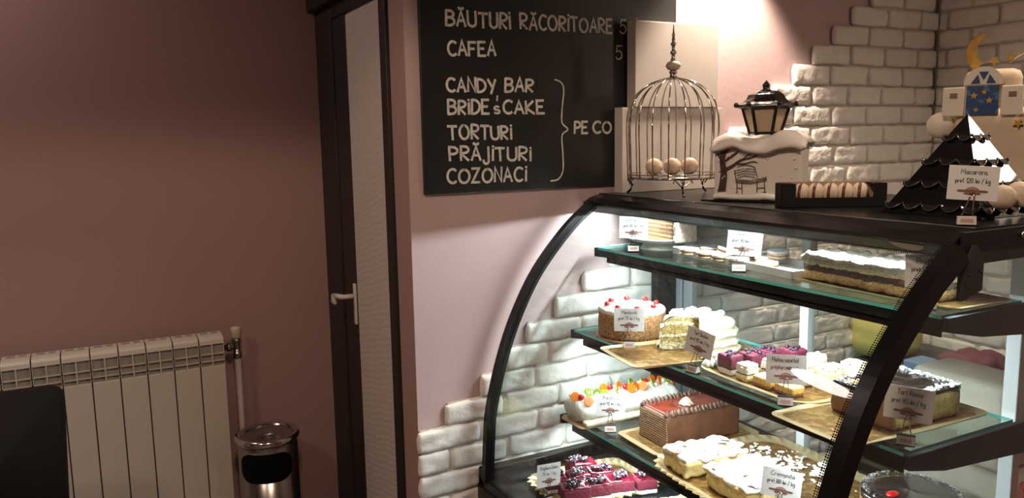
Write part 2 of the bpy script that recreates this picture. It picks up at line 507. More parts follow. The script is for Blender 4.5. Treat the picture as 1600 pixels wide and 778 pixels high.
tops = [1.406 + .0714 * k for k in range(18, -1, -1)] + [1.333, 1.260, 1.187, 1.120, 1.052, .986, .916, .848, .781] + [.781 - .068 * k for k in range(1, 12)]
lefts = {1.187: 1.323, 1.120: 1.221, 1.052: 1.121, .986: 1.051, .916: .966, .848: .853}
bm = BM(); sd = 0
for z1, z0 in zip(tops, tops[1:]):
    if z1 > H: continue
    if z1 > 1.19: L = 1.323 + (z1 - 1.187) * 1.352
    elif z1 < .8: L = DX - .008 if int(round(z1 * 1000 / 68)) % 2 else DX - .006
    else: L = min(lefts.items(), key=lambda kv: abs(kv[0] - z1))[1]
    m = .004
    box(bm, (L + .012, W1Y - .006, z0), (W2X, W1Y + .001, z1))
    a = L; first = True
    while a < W2X - .02:
        ln = .182 + rnd.uniform(-.008, .012)
        if first and z1 < .8 and int(round(z1 * 1000 / 68)) % 2 == 0: ln = .09
        if first and .93 < z1 < 1.0: ln = .14
        first = False
        b = min(a + ln, W2X - .004)
        sd += 1
        brick(bm, lambda p, d, z: (p, W1Y - .005 - d, z), a, b, z0 + m, z1 - m, sd)
        a = b + .011
link('brick_facing', bm, M_brick, wall_back, True)
bm = BM()
for i, (z1, z0) in enumerate(zip(tops, tops[1:])):
    if z1 > H or z0 < .6: continue
    box(bm, (W2X - .006, .2, z0), (W2X + .001, W1Y, z1))
    a = W1Y - .006 - (.06 if i % 2 else .155)
    if True:
        sd += 1; brick(bm, lambda p, d, z: (W2X - .005 - d, p, z), a + .011, W1Y - .024, z0 + .004, z1 - .004, sd, .012)
    while a > .25:
        b = a - .184 + rnd.uniform(-.01, .006)
        sd += 1
        brick(bm, lambda p, d, z: (W2X - .005 - d, p, z), b, a, z0 + .004, z1 - .004, sd, .012)
        a = b - .011
link('brick_facing', bm, M_brick, wall_right, True)

# door in the return wall
door = bpy.data.objects.new('door_1', None); C.objects.link(door); struct(door)
bm = BM()
box(bm, (DX - .012, 2.70, 0), (DX + .03, W0Y - .004, 2.05), .004)
box(bm, (DX - .012, 2.158, 0), (DX + .03, 2.20, 2.05), .003)
box(bm, (DX - .010, 2.19, 2.0), (DX + .03, 2.71, 2.05), .003)
link('door_frame', bm, M_brown, door)
bm = BM()
box(bm, (DX - .04, 2.125, 2.045), (DX + .03, W0Y - .002, 2.2), .006)
link('door_header', bm, M_brown, door)
bm = BM()
box(bm, (DX - .006, 2.549, .02), (DX + .03, 2.70, 2.0), .003)
box(bm, (DX - .006, 2.20, .02), (DX + .03, 2.226, 2.0), .002)
link('door_leaf', bm, M_brown, door)
# panel with combed plaster-like diagonal texture
m, nt, b = nodes('combed_panel')
b.inputs['Base Color'].default_value = (.60, .53, .47, 1); b.inputs['Roughness'].default_value = .5
tc = nt.nodes.new('ShaderNodeTexCoord'); mp = nt.nodes.new('ShaderNodeMapping'); mp.inputs['Rotation'].default_value = (rad(14), 0, 0)
wv = nt.nodes.new('ShaderNodeTexWave'); wv.bands_direction = 'Z'; wv.inputs['Scale'].default_value = 16; wv.inputs['Distortion'].default_value = 5; wv.inputs['Detail'].default_value = 3; wv.inputs['Detail Scale'].default_value = 1.2
nt.links.new(tc.outputs['Object'], mp.inputs[0]); nt.links.new(mp.outputs[0], wv.inputs[0])
bp = nt.nodes.new('ShaderNodeBump'); bp.inputs['Strength'].default_value = .12; bp.inputs['Distance'].default_value = .004
nt.links.new(wv.outputs['Fac'], bp.inputs['Height']); nt.links.new(bp.outputs['Normal'], b.inputs['Normal'])
B('door_panel', (DX - .004, 2.224, .1), (DX + .02, 2.551, 1.995), m, door, .002)
hb = BM()
box(hb, (DX - .014, 2.552, .985), (DX - .005, 2.572, 1.125), .004, 3)
M_handle = mat('white_handle', (.62, .57, .52), .35)
hp = link('handle_plate', hb, M_handle, door, True)
hb = BM()
tube(hb, [(DX - .012, 2.562, 1.083), (DX - .045, 2.562, 1.083), (DX - .056, 2.568, 1.083), (DX - .058, 2.60, 1.08), (DX - .055, 2.66, 1.074)], [.008, .008, .009, .009, .0075], 10)
box(hb, (DX - .064, 2.63, 1.045), (DX - .05, 2.668, 1.078), .005, 2)
link('door_handle', hb, M_handle, door, True)
# pale corner bead on the wall edge
# ---------------------------------------------------------------- ceiling lamps
def ceiling_light(loc, label):
    t = thing('ceiling_light', label, 'ceiling light', loc, group='round ceiling lights')
    bm = BM(); lathe(bm, [(.185, 0), (.19, -.02), (.175, -.03)], 40); link('rim', bm, M_chrome, t, True)
    bm = BM(); lathe(bm, [(.174, -.028), (.165, -.05), (.11, -.062), (.0001, -.066)], 40, cap=False); link('diffuser', bm, emit('opal_diffuser', (1, .86, .80), 20), t, True)
ceiling_light((-.58, 2.68, H), 'round opal ceiling light close to the rose wall')

t = thing('glow_box', 'added glowing box on the white brick wall, mirrored in the pyramid', 'glow box', (W2X - .024, .53, 2.17))  # added box whose glow mirrors in the pyramid and lights the bricks
bm = BM(); box(bm, (-.02, -.06, -.12), (.0, .06, .12), .004); link('back_plate', bm, M_chrome, t)
bm = BM(); box(bm, (-.075, -.09, -.13), (-.018, .09, .13), .02, 3); link('glow_face', bm, emit('glow_face_emission', (1, .78, .60), 17), t, True)

# ---------------------------------------------------------------- chalkboard
bd = thing('chalkboard', 'black chalkboard menu with chalk lettering on the pink wall', 'chalkboard', (0, 0, 0))
B('board', (.812, W1Y - .012, 1.448), (1.679, W1Y - .0005, 2.30), M_board, bd, .002)
pl = lambda u, v: Vector((u, W1Y - .0135, v))
SW = .0072
bm = BM(); write(bm, 'BĂUTURI', .889, 1.085, 1.903, 1.900, .040, SW, pl, 1, .05); link('lettering', bm, M_chalk, bd)
bm = BM(); write(bm, 'RĂCORITOARE', 1.118, 1.432, 1.902, 1.905, .040, SW, pl, 2, .05); link('lettering', bm, M_chalk, bd)
bm = BM(); write(bm, 'CAFEA', .893, 1.036, 1.823, 1.826, .038, SW, pl, 3, .05); link('lettering', bm, M_chalk, bd)
bm = BM(); write(bm, 'CANDY', .886, 1.035, 1.727, 1.726, .036, SW, pl, 4, .05); link('lettering', bm, M_chalk, bd)
bm = BM(); write(bm, 'BAR', 1.065, 1.154, 1.727, 1.729, .036, SW, pl, 5, .05); link('lettering', bm, M_chalk, bd)
bm = BM(); write(bm, 'BRIDE', .888, 1.012, 1.665, 1.666, .037, SW, pl, 6, .05); link('lettering', bm, M_chalk, bd)
bm = BM(); write(bm, 'CAKE', 1.058, 1.192, 1.667, 1.667, .037, SW, pl, 7, .05); link('lettering', bm, M_chalk, bd)
bm = BM(); write(bm, 's', 1.028, 1.046, 1.667, 1.667, .036, SW * .8, pl); link('lettering', bm, M_chalk, bd)
bm = BM(); write(bm, "'", 1.037, 1.0395, 1.672, 1.672, .036, SW * .8, pl); link('lettering', bm, M_chalk, bd)
bm = BM(); write(bm, 'TORTURI', .886, 1.082, 1.597, 1.595, .037, SW, pl, 8, .05); link('lettering', bm, M_chalk, bd)
bm = BM(); write(bm, 'PRĂJITURI', .889, 1.144, 1.539, 1.532, .037, SW, pl, 9, .05); link('lettering', bm, M_chalk, bd)
bm = BM(); write(bm, 'COZONACI', .880, 1.128, 1.477, 1.473, .038, SW, pl, 10, .05); link('lettering', bm, M_chalk, bd)
bm = BM(); write(bm, 'PE', 1.296, 1.342, 1.608, 1.608, .034, SW, pl, 11, .05); link('lettering', bm, M_chalk, bd)
bm = BM(); write(bm, 'CO', 1.362, 1.428, 1.608, 1.608, .034, SW, pl, 12, .05); link('lettering', bm, M_chalk, bd)
bm = BM(); write(bm, '5', 1.446, 1.468, 1.828, 1.828, .040, .004, pl); link('lettering', bm, M_chalk, bd)
bm = BM(); write(bm, '5', 1.461, 1.483, 1.905, 1.905, .040, .004, pl); link('lettering', bm, M_chalk, bd)
br = catmull([(1.229, 1.764, 0), (1.250, 1.756, 0), (1.259, 1.735, 0), (1.253, 1.68, 0), (1.252, 1.64, 0), (1.272, 1.620, 0), (1.252, 1.602, 0), (1.254, 1.55, 0), (1.254, 1.50, 0), (1.238, 1.474, 0), (1.212, 1.470, 0)], 5)
bm = BM(); ribbon(bm, [(p.x, p.y) for p in br], .0045, pl); link('curly_bracket', bm, M_chalk, bd)

# ---------------------------------------------------------------- radiator
FY = 2.76
rt = thing('radiator', 'cream aluminium panel radiator under the rose wall', 'radiator', (0, 0, 0))
def section(x1):
    x0 = x1 - .0775
    bm = BM()
    y0, y1 = FY, FY + .085
    # front panel
    box(bm, (x0 + .001, y0, .33), (x1, y0 + .012, .858), .002)
    box(bm, (x0 + .008, y0 + .01, .33), (x1 - .008, y1, .80))
    # curved top hood
    prof = [(y0 + .002, .932), (y0 + .004, .945), (y0 + .012, .953), (y0 + .03, .957), (y1, .957), (y1, .947), (y0 + .03, .947), (y0 + .012, .935)]
    prism(bm, prof, 'x', x0 + .001, x1)
    # ribs: two cross bars, middle and side bars
    for z in (.873, .897):
        box(bm, (x0 + .001, y0, z), (x1, y0 + .02, z + .003))
    xm = (x0 + x1) / 2
    box(bm, (xm - .0018, y0 - .001, .858), (xm + .0018, y0 + .02, .935))
    box(bm, (x0 + .001, y0, .858), (x0 + .0025, y0 + .03, .935))
    box(bm, (x1 - .0015, y0, .858), (x1, y0 + .03, .935))
    s = link('section', bm, M_rad, rt)
    bm = BM()
    box(bm, (x0 + .002, y0 + .012, .80), (x1 - .001, y0 + .03, .947))
    link('grille_recess', bm, M_cell, s)
    # top vents
    bm = BM()
    box(bm, (x0 + .012, y0 + .055, .9568), (x0 + .036, y1 - .008, .9576))
    box(bm, (x0 + .046, y0 + .055, .9568), (x0 + .066, y1 - .008, .9576))
    link('top_vent', bm, M_cell, s)
    bm = BM(); box(bm, (x0 - .0025, y0 + .004, .33), (x0 + .001, y1 - .005, .95)); link('gap', bm, M_gap, s)
for k in range(10): section(.364 - .08 * k)
v = BM()
tube(v, [(.364, FY + .045, .905), (.41, FY + .045, .905)], .010, 12)
tube(v, [(.378, FY + .045, .905), (.392, FY + .045, .905)], .016, 6)
lathe(v, [(.012, .862), (.0145, .865), (.0145, .885), (.011, .887), (.011, .918), (.014, .92), (.014, .932)], 14, .412, FY + .045)
link('valve', v, M_steel, rt, True)
v = BM(); lathe(v, [(.013, .932), (.017, .937), (.0175, .965), (.016, .972), (.0001, .974)], 18, .412, FY + .045, fn=lambda a, z: 1 + .03 * math.cos(a * 9))
link('valve_cap', v, mat('ivory_plastic', (.55, .45, .33), .5), rt, True)
v = BM(); tube(v, [(.412, FY + .045, .87), (.412, FY + .045, .05)], .0105, 14)
link('pipe', v, mat('painted_pipe', (.45, .36, .32), .45), rt, True)
for k in (.0, -.5):
    pass
for x in (.30, -.34):
    for z in (.78, .40): B('wall_bracket', (x - .012, FY + .08, z), (x + .012, W0Y, z + .03), M_rad, rt)

# ---------------------------------------------------------------- ash bin
bn = thing('ash_bin', 'round steel litter bin with black oval opening beside the radiator', 'bin', (.474, 2.69, 0), rad(-8))
R_ = .098; HB = .612
bm = BM()
lathe(bm, [(R_ - .004, .0), (R_, .01), (R_, HB - .012)], 56, cap=True)
body = link('body', bm, M_steel, bn, True)
bm = BM()
rim = [(R_ - .002, HB - .014), (R_ + .006, HB - .010), (R_ + .009, HB), (R_ + .006, HB + .009), (R_ - .002, HB + .012), (R_ - .010, HB + .008), (R_ - .016, HB)]
lathe(bm, rim, 56, cap=False)
link('rim', bm, M_chrome, bn, True)
bm = BM(); lathe(bm, [(R_ - .015, HB), (.055, HB - .004), (.022, HB - .006), (.021, HB - .010), (.020, HB - .05)], 48, cap=False); link('ash_lid', bm, mat('lid_steel', (.34, .30, .28), .3, metal=.9), bn, True)
bm = BM()
# opening: rounded rectangle wrapped on the cylinder
pts = []
for (cx_, cz_, a0) in ((.62, .03, 0), (-.62, .03, 90), (-.62, -.03, 180), (.62, -.03, 270)):
    for k in range(9):
        a = rad(a0 + k * 90 / 8); pts.append((cx_ + .34 * math.cos(a), cz_ + .022 * math.sin(a)))
fan = BM(); cen = []
rows = 8
def wrap(a, z): 
    t = -PI / 2 - rad(9) + a
    return ((R_ + .0012) * math.cos(t), (R_ + .0012) * math.sin(t), HB - .083 + z)
for i in range(24):
    u0, u1 = -.96 + i * .08, -.96 + (i + 1) * .08
    def hh(u):
        d = max(0, abs(u) - .47); return .010 + .040 * math.sqrt(max(0, 1 - (d / .5) ** 2)) if d < .5 else .010
    f = [fan.verts.new(wrap(u0, -hh(u0))), fan.verts.new(wrap(u1, -hh(u1))), fan.verts.new(wrap(u1, hh(u1))), fan.verts.new(wrap(u0, hh(u0)))]
    fan.faces.new(f)
link('opening', fan, mat('bin_opening', (.004, .004, .004), .9, spec=.1), bn)
bm.free()

# ---------------------------------------------------------------- chair, lower left
ch = thing('chair', 'black padded chair standing before the radiator', 'chair', (-.31, 2.30, 0))
M_leather = mat('black_leather', (.013, .009, .008), .8, spec=.2, bump=.1, bscale=200)
bm = BM()
out = []
wv_, z0_, z1_ = .215, .50, .985
for (cx_, cz_, a0) in ((wv_ - .03, z1_ - .035, 0), (-wv_ + .03, z1_ - .035, 90)):
    for k in range(7):
        a = rad(a0 + 15 * k); out.append((cx_ + .03 * math.cos(a), cz_ + .03 * math.sin(a) + .006 * (1 - abs(cx_) / .3)))
out += [(-wv_ + .02, z0_), (wv_ - .02, z0_)]
prism(bm, out, 'y', .0, .045)
bmesh.ops.bevel(bm, geom=[e for e in bm.edges if abs(e.verts[0].co.y - e.verts[1].co.y) < 1e-6], offset=.01, segments=3, affect='EDGES')
link('backrest', bm, M_leather, ch, True)
bm = BM(); box(bm, (-.21, -.40, .42), (.21, .0, .50), .025, 3); link('seat', bm, M_leather, ch, True)
for x, y in ((-.18, -.37), (.18, -.37), (-.18, .02), (.18, .02)):
    B('leg', (x - .018, y - .018, 0), (x + .018, y + .018, .43), M_brown, ch, .003)

# ---------------------------------------------------------------- display case
dc = thing('display_case', 'black refrigerated cake display case with curved glass front', 'display case', (0, 0, 0))
YL, YR = 2.0, .86          # far and near end
PR = [(.955, .615), (.959, .68), (.963, .742), (.972, .827), (1.009, .968), (1.06, 1.095), (1.132, 1.217), (1.237, 1.333), (1.325, 1.400)]
arcp = [(p.x, p.y) for p in catmull([(x, z, 0) for x, z in PR], 6)]
def offs(P, d):
    o_ = []
    for i, p in enumerate(P):
        a, b = P[max(0, i - 1)], P[min(len(P) - 1, i + 1)]
        tx, tz = b[0] - a[0], b[1] - a[1]; L = math.hypot(tx, tz)
        o_.append((p[0] + tz / L * d, p[1] - tx / L * d))
    return o_
B('base', (.945, YR - .03, 0), (1.98, YL + .025, .592), M_black, dc, .006)
bm = BM()
box(bm, (.949, YR - .02, .59), (1.02, YL + .02, .618), .004)      # front sill
box(bm, (.949, YL - .012, .59), (1.68, YL + .02, .643), .003)     # far sill
box(bm, (.949, YR - .02, .59), (1.68, YR + .012, .643), .003)     # near sill
link('sill', bm, M_black, dc)
B('deck', (1.0, YR + .01, .585), (1.66, YL - .01, .604), mat('deck_steel', (.05, .052, .055), .22, metal=.6), dc)
# canopy
bm = BM()
cap_prof = [(1.392, 1.424), (1.352, 1.414), (1.330, 1.402), (1.328, 1.394), (1.352, 1.372), (1.362, 1.372), (1.366, 1.386), (1.98, 1.386), (1.98, 1.424)]
prism(bm, cap_prof, 'y', YR - .005, YL + .03)
canopy = link('canopy', bm, M_black, dc)
bm = BM(); tube(bm, [(1.389, YR - .004, 1.4243), (1.389, YL + .03, 1.4243)], .0016, 6); link('canopy_trim', bm, mat('trim_edge', (.1, .085, .075), .3), canopy, True)
bm = BM(); box(bm, (1.35, YR - .012, 1.36), (1.95, YR - .004, 1.42), .001); link('end_panel', bm, M_blackm, dc)
# corner bracket plate with screws
bm = BM(); prism(bm, [(1.335, 1.345), (1.372, 1.398), (1.395, 1.372), (1.395, 1.315), (1.335, 1.30)], 'y', YR - .022, YR - .013)
pl_ = link('corner_plate', bm, mat('dark_plate', (.03, .024, .02), .45), dc)
for x, z in ((1.352, 1.345), (1.388, 1.348), (1.35, 1.325)):
    bm = BM(); ball(bm, (x, YR - .0225, z), .0022, u=8, v=5); link('screw', bm, M_blackm, pl_, True)
bm = BM(); lathe(bm, [(.0045, 0), (.0055, .002), (.005, .006), (.0001, .008)], 14)
link('catch', bm, M_chrome, dc, True, (1.52, YR - .012, 1.405), (rad(90), 0, 0))
# half-round sticker on the canopy front
bm = BM()
n_ = Vector((-.68, 0, -.74)); 
def stick(u, v): return Vector((1.3285, .945 + u, 1.3935)) + Vector((.737, 0, -.676)) * v + Vector((-.676, 0, -.737)) * .0012
bm.faces.new([bm.verts.new(stick(-.036 + .072 * k / 12, .0005)) for k in range(13)] + [bm.verts.new(stick(.034 * math.cos(rad(12 * k)) , .001 + .02 * math.sin(rad(12 * k)))) for k in range(1, 15)])
link('sticker', bm, mat('beige_sticker', (.45, .34, .26), .5), canopy)
# curved end frames
for nm, y0, y1 in (('curved_frame', YL - .036, YL - .014), ('curved_frame', YR - .026, YR + .004)):
    bm = BM(); prism(bm, (arcp if y0 < 1 else offs(arcp, -.013)) + offs(arcp, .036 if y0 < 1 else .016)[::-1], 'y', y0, y1); link(nm, bm, M_black, dc)
# front glass
def sheet(P, Q, y0, y1, ny=1):
    bm = BM()
    A = [[bm.verts.new((p[0], y0 + (y1 - y0) * k / ny, p[1])) for k in range(ny + 1)] for p in P]
    Bq = [[bm.verts.new((p[0], y0 + (y1 - y0) * k / ny, p[1])) for k in range(ny + 1)] for p in Q]
    for i in range(len(P) - 1):
        for k in range(ny):
            bm.faces.new((A[i][k], A[i][k + 1], A[i + 1][k + 1], A[i + 1][k]))
            bm.faces.new((Bq[i][k], Bq[i + 1][k], Bq[i + 1][k + 1], Bq[i][k + 1]))
    n = len(P) - 1
    nv = lambda v: bm.verts.new(v.co)
    for i in range(n):
        for k in (0, ny): bm.faces.new([nv(v) for v in (A[i][k], A[i + 1][k], Bq[i + 1][k], Bq[i][k])])
    for i in (0, n):
        for k in range(ny): bm.faces.new([nv(v) for v in (A[i][k], Bq[i][k], Bq[i][k + 1], A[i][k + 1])])
    return bm
g0 = offs(arcp, .003); g1 = offs(arcp, .008)
fg = link('front_glass', sheet(g0, g1, YR + .005, YL - .037), M_glass, dc, True)
# dotted frit along the glass edges
m = bpy.data.materials.new('dotted_frit'); m.use_nodes = True
nt = m.node_tree; nt.nodes.clear()
out_ = nt.nodes.new('ShaderNodeOutputMaterial'); tr = nt.nodes.new('ShaderNodeBsdfTransparent'); df = nt.nodes.new('ShaderNodeBsdfDiffuse'); df.inputs[0].default_value = (.01, .01, .01, 1)
uv = nt.nodes.new('ShaderNodeUVMap'); sx_ = nt.nodes.new('ShaderNodeSeparateXYZ'); nt.links.new(uv.outputs[0], sx_.inputs[0])
fr = []
for ax in ('X', 'Y'):
    f1 = nt.nodes.new('ShaderNodeMath'); f1.operation = 'FRACT'; nt.links.new(sx_.outputs[ax], f1.inputs[0])
    f2 = nt.nodes.new('ShaderNodeMath'); f2.operation = 'SUBTRACT'; f2.inputs[1].default_value = .5; nt.links.new(f1.outputs[0], f2.inputs[0])
    f3 = nt.nodes.new('ShaderNodeMath'); f3.operation = 'MULTIPLY'; nt.links.new(f2.outputs[0], f3.inputs[0]); nt.links.new(f2.outputs[0], f3.inputs[1]); fr.append(f3)
ad = nt.nodes.new('ShaderNodeMath'); ad.operation = 'ADD'; nt.links.new(fr[0].outputs[0], ad.inputs[0]); nt.links.new(fr[1].outputs[0], ad.inputs[1])
lt = nt.nodes.new('ShaderNodeMath'); lt.operation = 'LESS_THAN'; lt.inputs[1].default_value = .13; nt.links.new(ad.outputs[0], lt.inputs[0])
ms = nt.nodes.new('ShaderNodeMixShader'); nt.links.new(lt.outputs[0], ms.inputs[0]); nt.links.new(tr.outputs[0], ms.inputs[1]); nt.links.new(df.outputs[0], ms.inputs[2]); nt.links.new(ms.outputs[0], out_.inputs[0])
M_frit = m
def frit(P, pos, par, pitch=.0045, rowsn=2):
    """P: list of (point, across-vector)"""
    bm = BM(); uvl = bm.loops.layers.uv.new('UVMap')
    s = 0; prev = None
    for i, (p, ac) in enumerate(P):
        p = Vector(p)
        if prev is not None: s += (p - prev[2]).length / pitch
        cur = (bm.verts.new(p), bm.verts.new(p + Vector(ac) * pitch * rowsn), p, s)
        if prev is not None:
            f = bm.faces.new((prev[0], cur[0], cur[1], prev[1]))
            for l, (a, b) in zip(f.loops, ((prev[3], 0), (cur[3], 0), (cur[3], rowsn), (prev[3], rowsn))): l[uvl].uv = (a, b)
        prev = cur
    return link('frit_dots', bm, M_frit, par)
frit([((p[0], YR + .005, p[1]), (0, 1, 0)) for p in offs(arcp, .0015)], 0, fg)
frit([((p[0], YL - .038, p[1]), (0, -1, 0)) for p in offs(arcp, .0015)], 0, fg, .004)
top = offs(arcp, .0015)[-3]
frit([((1.338, YR + .01, 1.374 + .004), (-.74, 0, -.6)), ((1.338, YL - .01, 1.374 + .004), (-.74, 0, -.6))], 0, fg)
# end glass
bm = BM(); prism(bm, offs(arcp, .02) + [(1.66, 1.375), (1.66, .615)], 'y', YL - .012, YL - .007); link('end_glass', bm, M_sglass, dc)
bm = BM(); prism(bm, offs(arcp, .02) + [(1.66, 1.375), (1.66, .615)], 'y', YR - .014, YR - .009); sg = link('end_glass', bm, M_sglass, dc)
# rear posts, rear doors
M_grey = mat('post_grey', (.62, .66, .64), .45, spec=.4)
B('rear_post', (1.575, YL - .02, .6), (1.655, YL + .012, 1.385), M_blackm, dc)
bm = BM(); box(bm, (1.65, 1.955, .6), (1.675, 1.982, 1.385), .002); box(bm, (1.65, 1.905, .6), (1.675, 1.945, 1.385), .002); link('rear_post', bm, mat('post_metal', (.36, .40, .41), .35, metal=.5), dc)
B('rear_post', (1.645, 1.442, .6), (1.672, 1.47, 1.385), M_grey, dc, .002)
B('rear_post', (1.645, .902, .6), (1.672, .932, 1.385), M_grey, dc, .002)
B('sliding_door', (1.660, .93, .62), (1.665, 1.445, 1.38), M_bglass, dc)
B('sliding_door', (1.668, 1.465, .62), (1.673, 1.91, 1.38), M_bglass, dc)
# shelves
def shelf(z, xf, xb):
    bm = BM()
    fs = box(bm, (xf, YR + .022, z - .007), (xb, YL - .015, z))
    bm.normal_update()
    for f in bm.faces: f.material_index = 0 if abs(f.normal.z) > .5 else 1
    s = link('shelf', bm, [M_shelf, M_edge], dc)
    bm = BM(); box(bm, (xf + .012, YR + .03, z - .036), (xf + .038, YL - .045, z - .0075), .002); box(bm, (xf + .012, YR + .03, z - .044), (xf + .016, YL - .045, z - .03)); link('rail', bm, M_black, s)
    for y in (YL - .012, YR + .006):
        bm = BM(); prism(bm, [(xf - .004, z - .002), (xf - .004, z - .028), (xf + .1, z - .05), (1.66, z - .07), (1.66, z - .002)], 'y', y, y + .01); link('bracket', bm, M_blackm, s)
    bm = BM(); box(bm, (xf + .018, YR + .06, z - .0385), (xf + .034, YL - .08, z - .0362)); link('led_strip', bm, M_led, s)
shelf(1.265, 1.350, 1.60)
shelf(1.022, 1.263, 1.60)
shelf(.762, 1.222, 1.60)
bm = BM(); box(bm, (1.442, YR + .06, 1.3825), (1.458, YL - .08, 1.3858)); link('led_strip', bm, M_led, dc)
Z1, Z2, Z3, ZD, ZT = 1.2655, 1.0225, .7625, .6045, 1.4245
# ---------------------------------------------------------------- price cards
def price_card(xy, z, facing, l1, l2, label, lean=0, off=(0, 0), t1=(.02, .062), t2=(.012, .068), zb=.046):
    """facing: azimuth (deg) of the direction from the viewer to the card"""
    t = thing('price_card', label, 'price card', (xy[0], xy[1], z), rad(facing - 90), 'printed price cards')
    Wc, Hc = .082, .063
    cx = off[0]
    tilt = Matrix.Translation((cx, 0, zb)) @ Matrix.Rotation(rad(lean), 4, 'Y') @ Matrix.Rotation(rad(-5), 4, 'X')
    bm = BM(); box(bm, (-Wc / 2, -.0004, 0), (Wc / 2, .0004, Hc)); bm.transform(tilt)
    cd = link('card', bm, M_card, t)
    P = lambda u, v: tilt @ Vector((u - Wc / 2, -.0008, v))
    bm = BM()
    write(bm, l1, t1[0], t1[1], .0475, .0475, .0095, .0011, P, gap=.16)
    link('lettering', bm, M_ink, cd); bm = BM()
    write(bm, l2, t2[0], t2[1], .0315, .0315, .0085, .0011, P, gap=.16)
    link('lettering', bm, M_ink, cd)
    bm = BM()
    def ell(cx_, cy_, rx, ry, n=20): return [(cx_ + rx * math.cos(2 * PI * k / n), cy_ + ry * math.sin(2 * PI * k / n)) for k in range(n)]
    def face(pts, d): bm.faces.new([bm.verts.new(tilt @ Vector((u - Wc / 2, -d, v))) for u, v in pts])
    face(ell(.041, .0160, .013, .0078), .0007)
    bm2 = bm
    e1 = link('emblem', bm, M_emb2, cd)
    bm = BM()
    face([(.015, .0165), (.019, .0188), (.063, .0188), (.067, .0165), (.063, .0142), (.019, .0142)], .0009)
    face(ell(.041, .0165, .0085, .0034, 16), .0010); face([(.026, .0118), (.030, .0136), (.052, .0136), (.056, .0118), (.052, .0100), (.030, .0100)], .0009)
    ribbon(bm, arc(.041, .012, .012, .012, 140, 40, 8), .0012, lambda u, v: tilt @ Vector((u - Wc / 2, -.0009, v)))
    link('emblem_banner', bm, M_emb, e1)
    bm = BM(); prism(bm, [(-.010, .0), (.010, .0), (.003, .019), (-.003, .019)], 'x', -.0155, .0155)
    cl = link('clip', bm, mat('clip_white', (.6, .57, .54), .35), t)
    B('clip_edge', (-.016, -.0108, 0), (.016, .0108, .0022), M_black, cl); B('clip_edge', (-.016, -.0036, .0172), (.016, .0036, .0198), M_black, cl)
    bm = BM(); bm.faces.new([bm.verts.new(v) for v in ((-.010, -.0084, .006), (.010, -.0084, .006), (.010, -.0062, .0125), (-.010, -.0062, .0125))]); link('clip_sticker', bm, M_emb2, cl)
    bm = BM()
    for s in (-1, 1): tube(bm, [(s * .009, -.003, .018), (s * .006 + cx * .5, -.0035, .034), (s * .0035 + cx, -.0035, .052), (s * .003 + cx, -.0028, .060)], .0011, 6)
    tube(bm, [(-.003 + cx, -.0028, .060), (.003 + cx, -.0028, .060)], .0011, 6)
    link('clip_wire', bm, M_chrome, t, True)
    return t
price_card((1.384, 1.852), Z1, 53, '+ Dobos', 'pret 80 lei / kg', 'price card reading Dobos 80 lei on the top glass shelf', zb=.039)
price_card((1.389, 1.434), Z1, 50, 'Isere', 'pret 90 lei / kg', 'price card reading Isere 90 lei before the white tray', lean=5, off=(.010, 0), zb=.039)
price_card((1.380, .930), Z1, 28, 'Prajitura', 'pret 85 lei / kg', 'price card half hidden by the curved post on the top shelf', lean=-2, zb=.039)
price_card((1.277, 1.727), Z2, 55, 'Medovik', 'pret 75 lei / kg', 'price card reading Medovik 75 lei on the middle shelf')
price_card((1.271, 1.459), Z2, 10, 'Tort Boston', 'pret 85 lei / kg', 'price card turned aside in front of the cut white cake', lean=9, off=(.012, 0))
price_card((1.280, 1.175), Z2, 46, 'Platou asortat', 'prăjituri mărunte', 'price card reading Platou asortat at the assorted platter', t1=(.012, .066), t2=(.010, .068))
price_card((1.301, .905), Z2, 30, 'Tort Rocco', 'pret 85 lei / kg', 'price card reading Tort Rocco 85 lei before the coconut-edged cake', lean=3)
price_card((1.262, 1.796), Z3, 60, 'Pavlova', 'pret 90 lei / kg', 'price card reading Pavlova 90 lei before the fruit roll', lean=2)
price_card((1.262, 1.165), Z3 + .012, 38, 'Cremșnita', 'pret 80 lei / kg', 'price card reading Cremsnita 80 lei on the lower tray', lean=4, t1=(.018, .066))
price_card((1.045, 1.784), ZD, 98, 'Prăjitura Delice', '75 lei / kg', 'narrow-looking price card at the tray of berry slices', lean=7, off=(.004, 0), t1=(.01, .072), t2=(.018, .064))
price_card((1.422, .892), ZT, 40, 'Macarons', 'pret 120 lei / kg', 'price card reading Macarons 120 lei before the black pyramid', lean=3, off=(.006, 0))

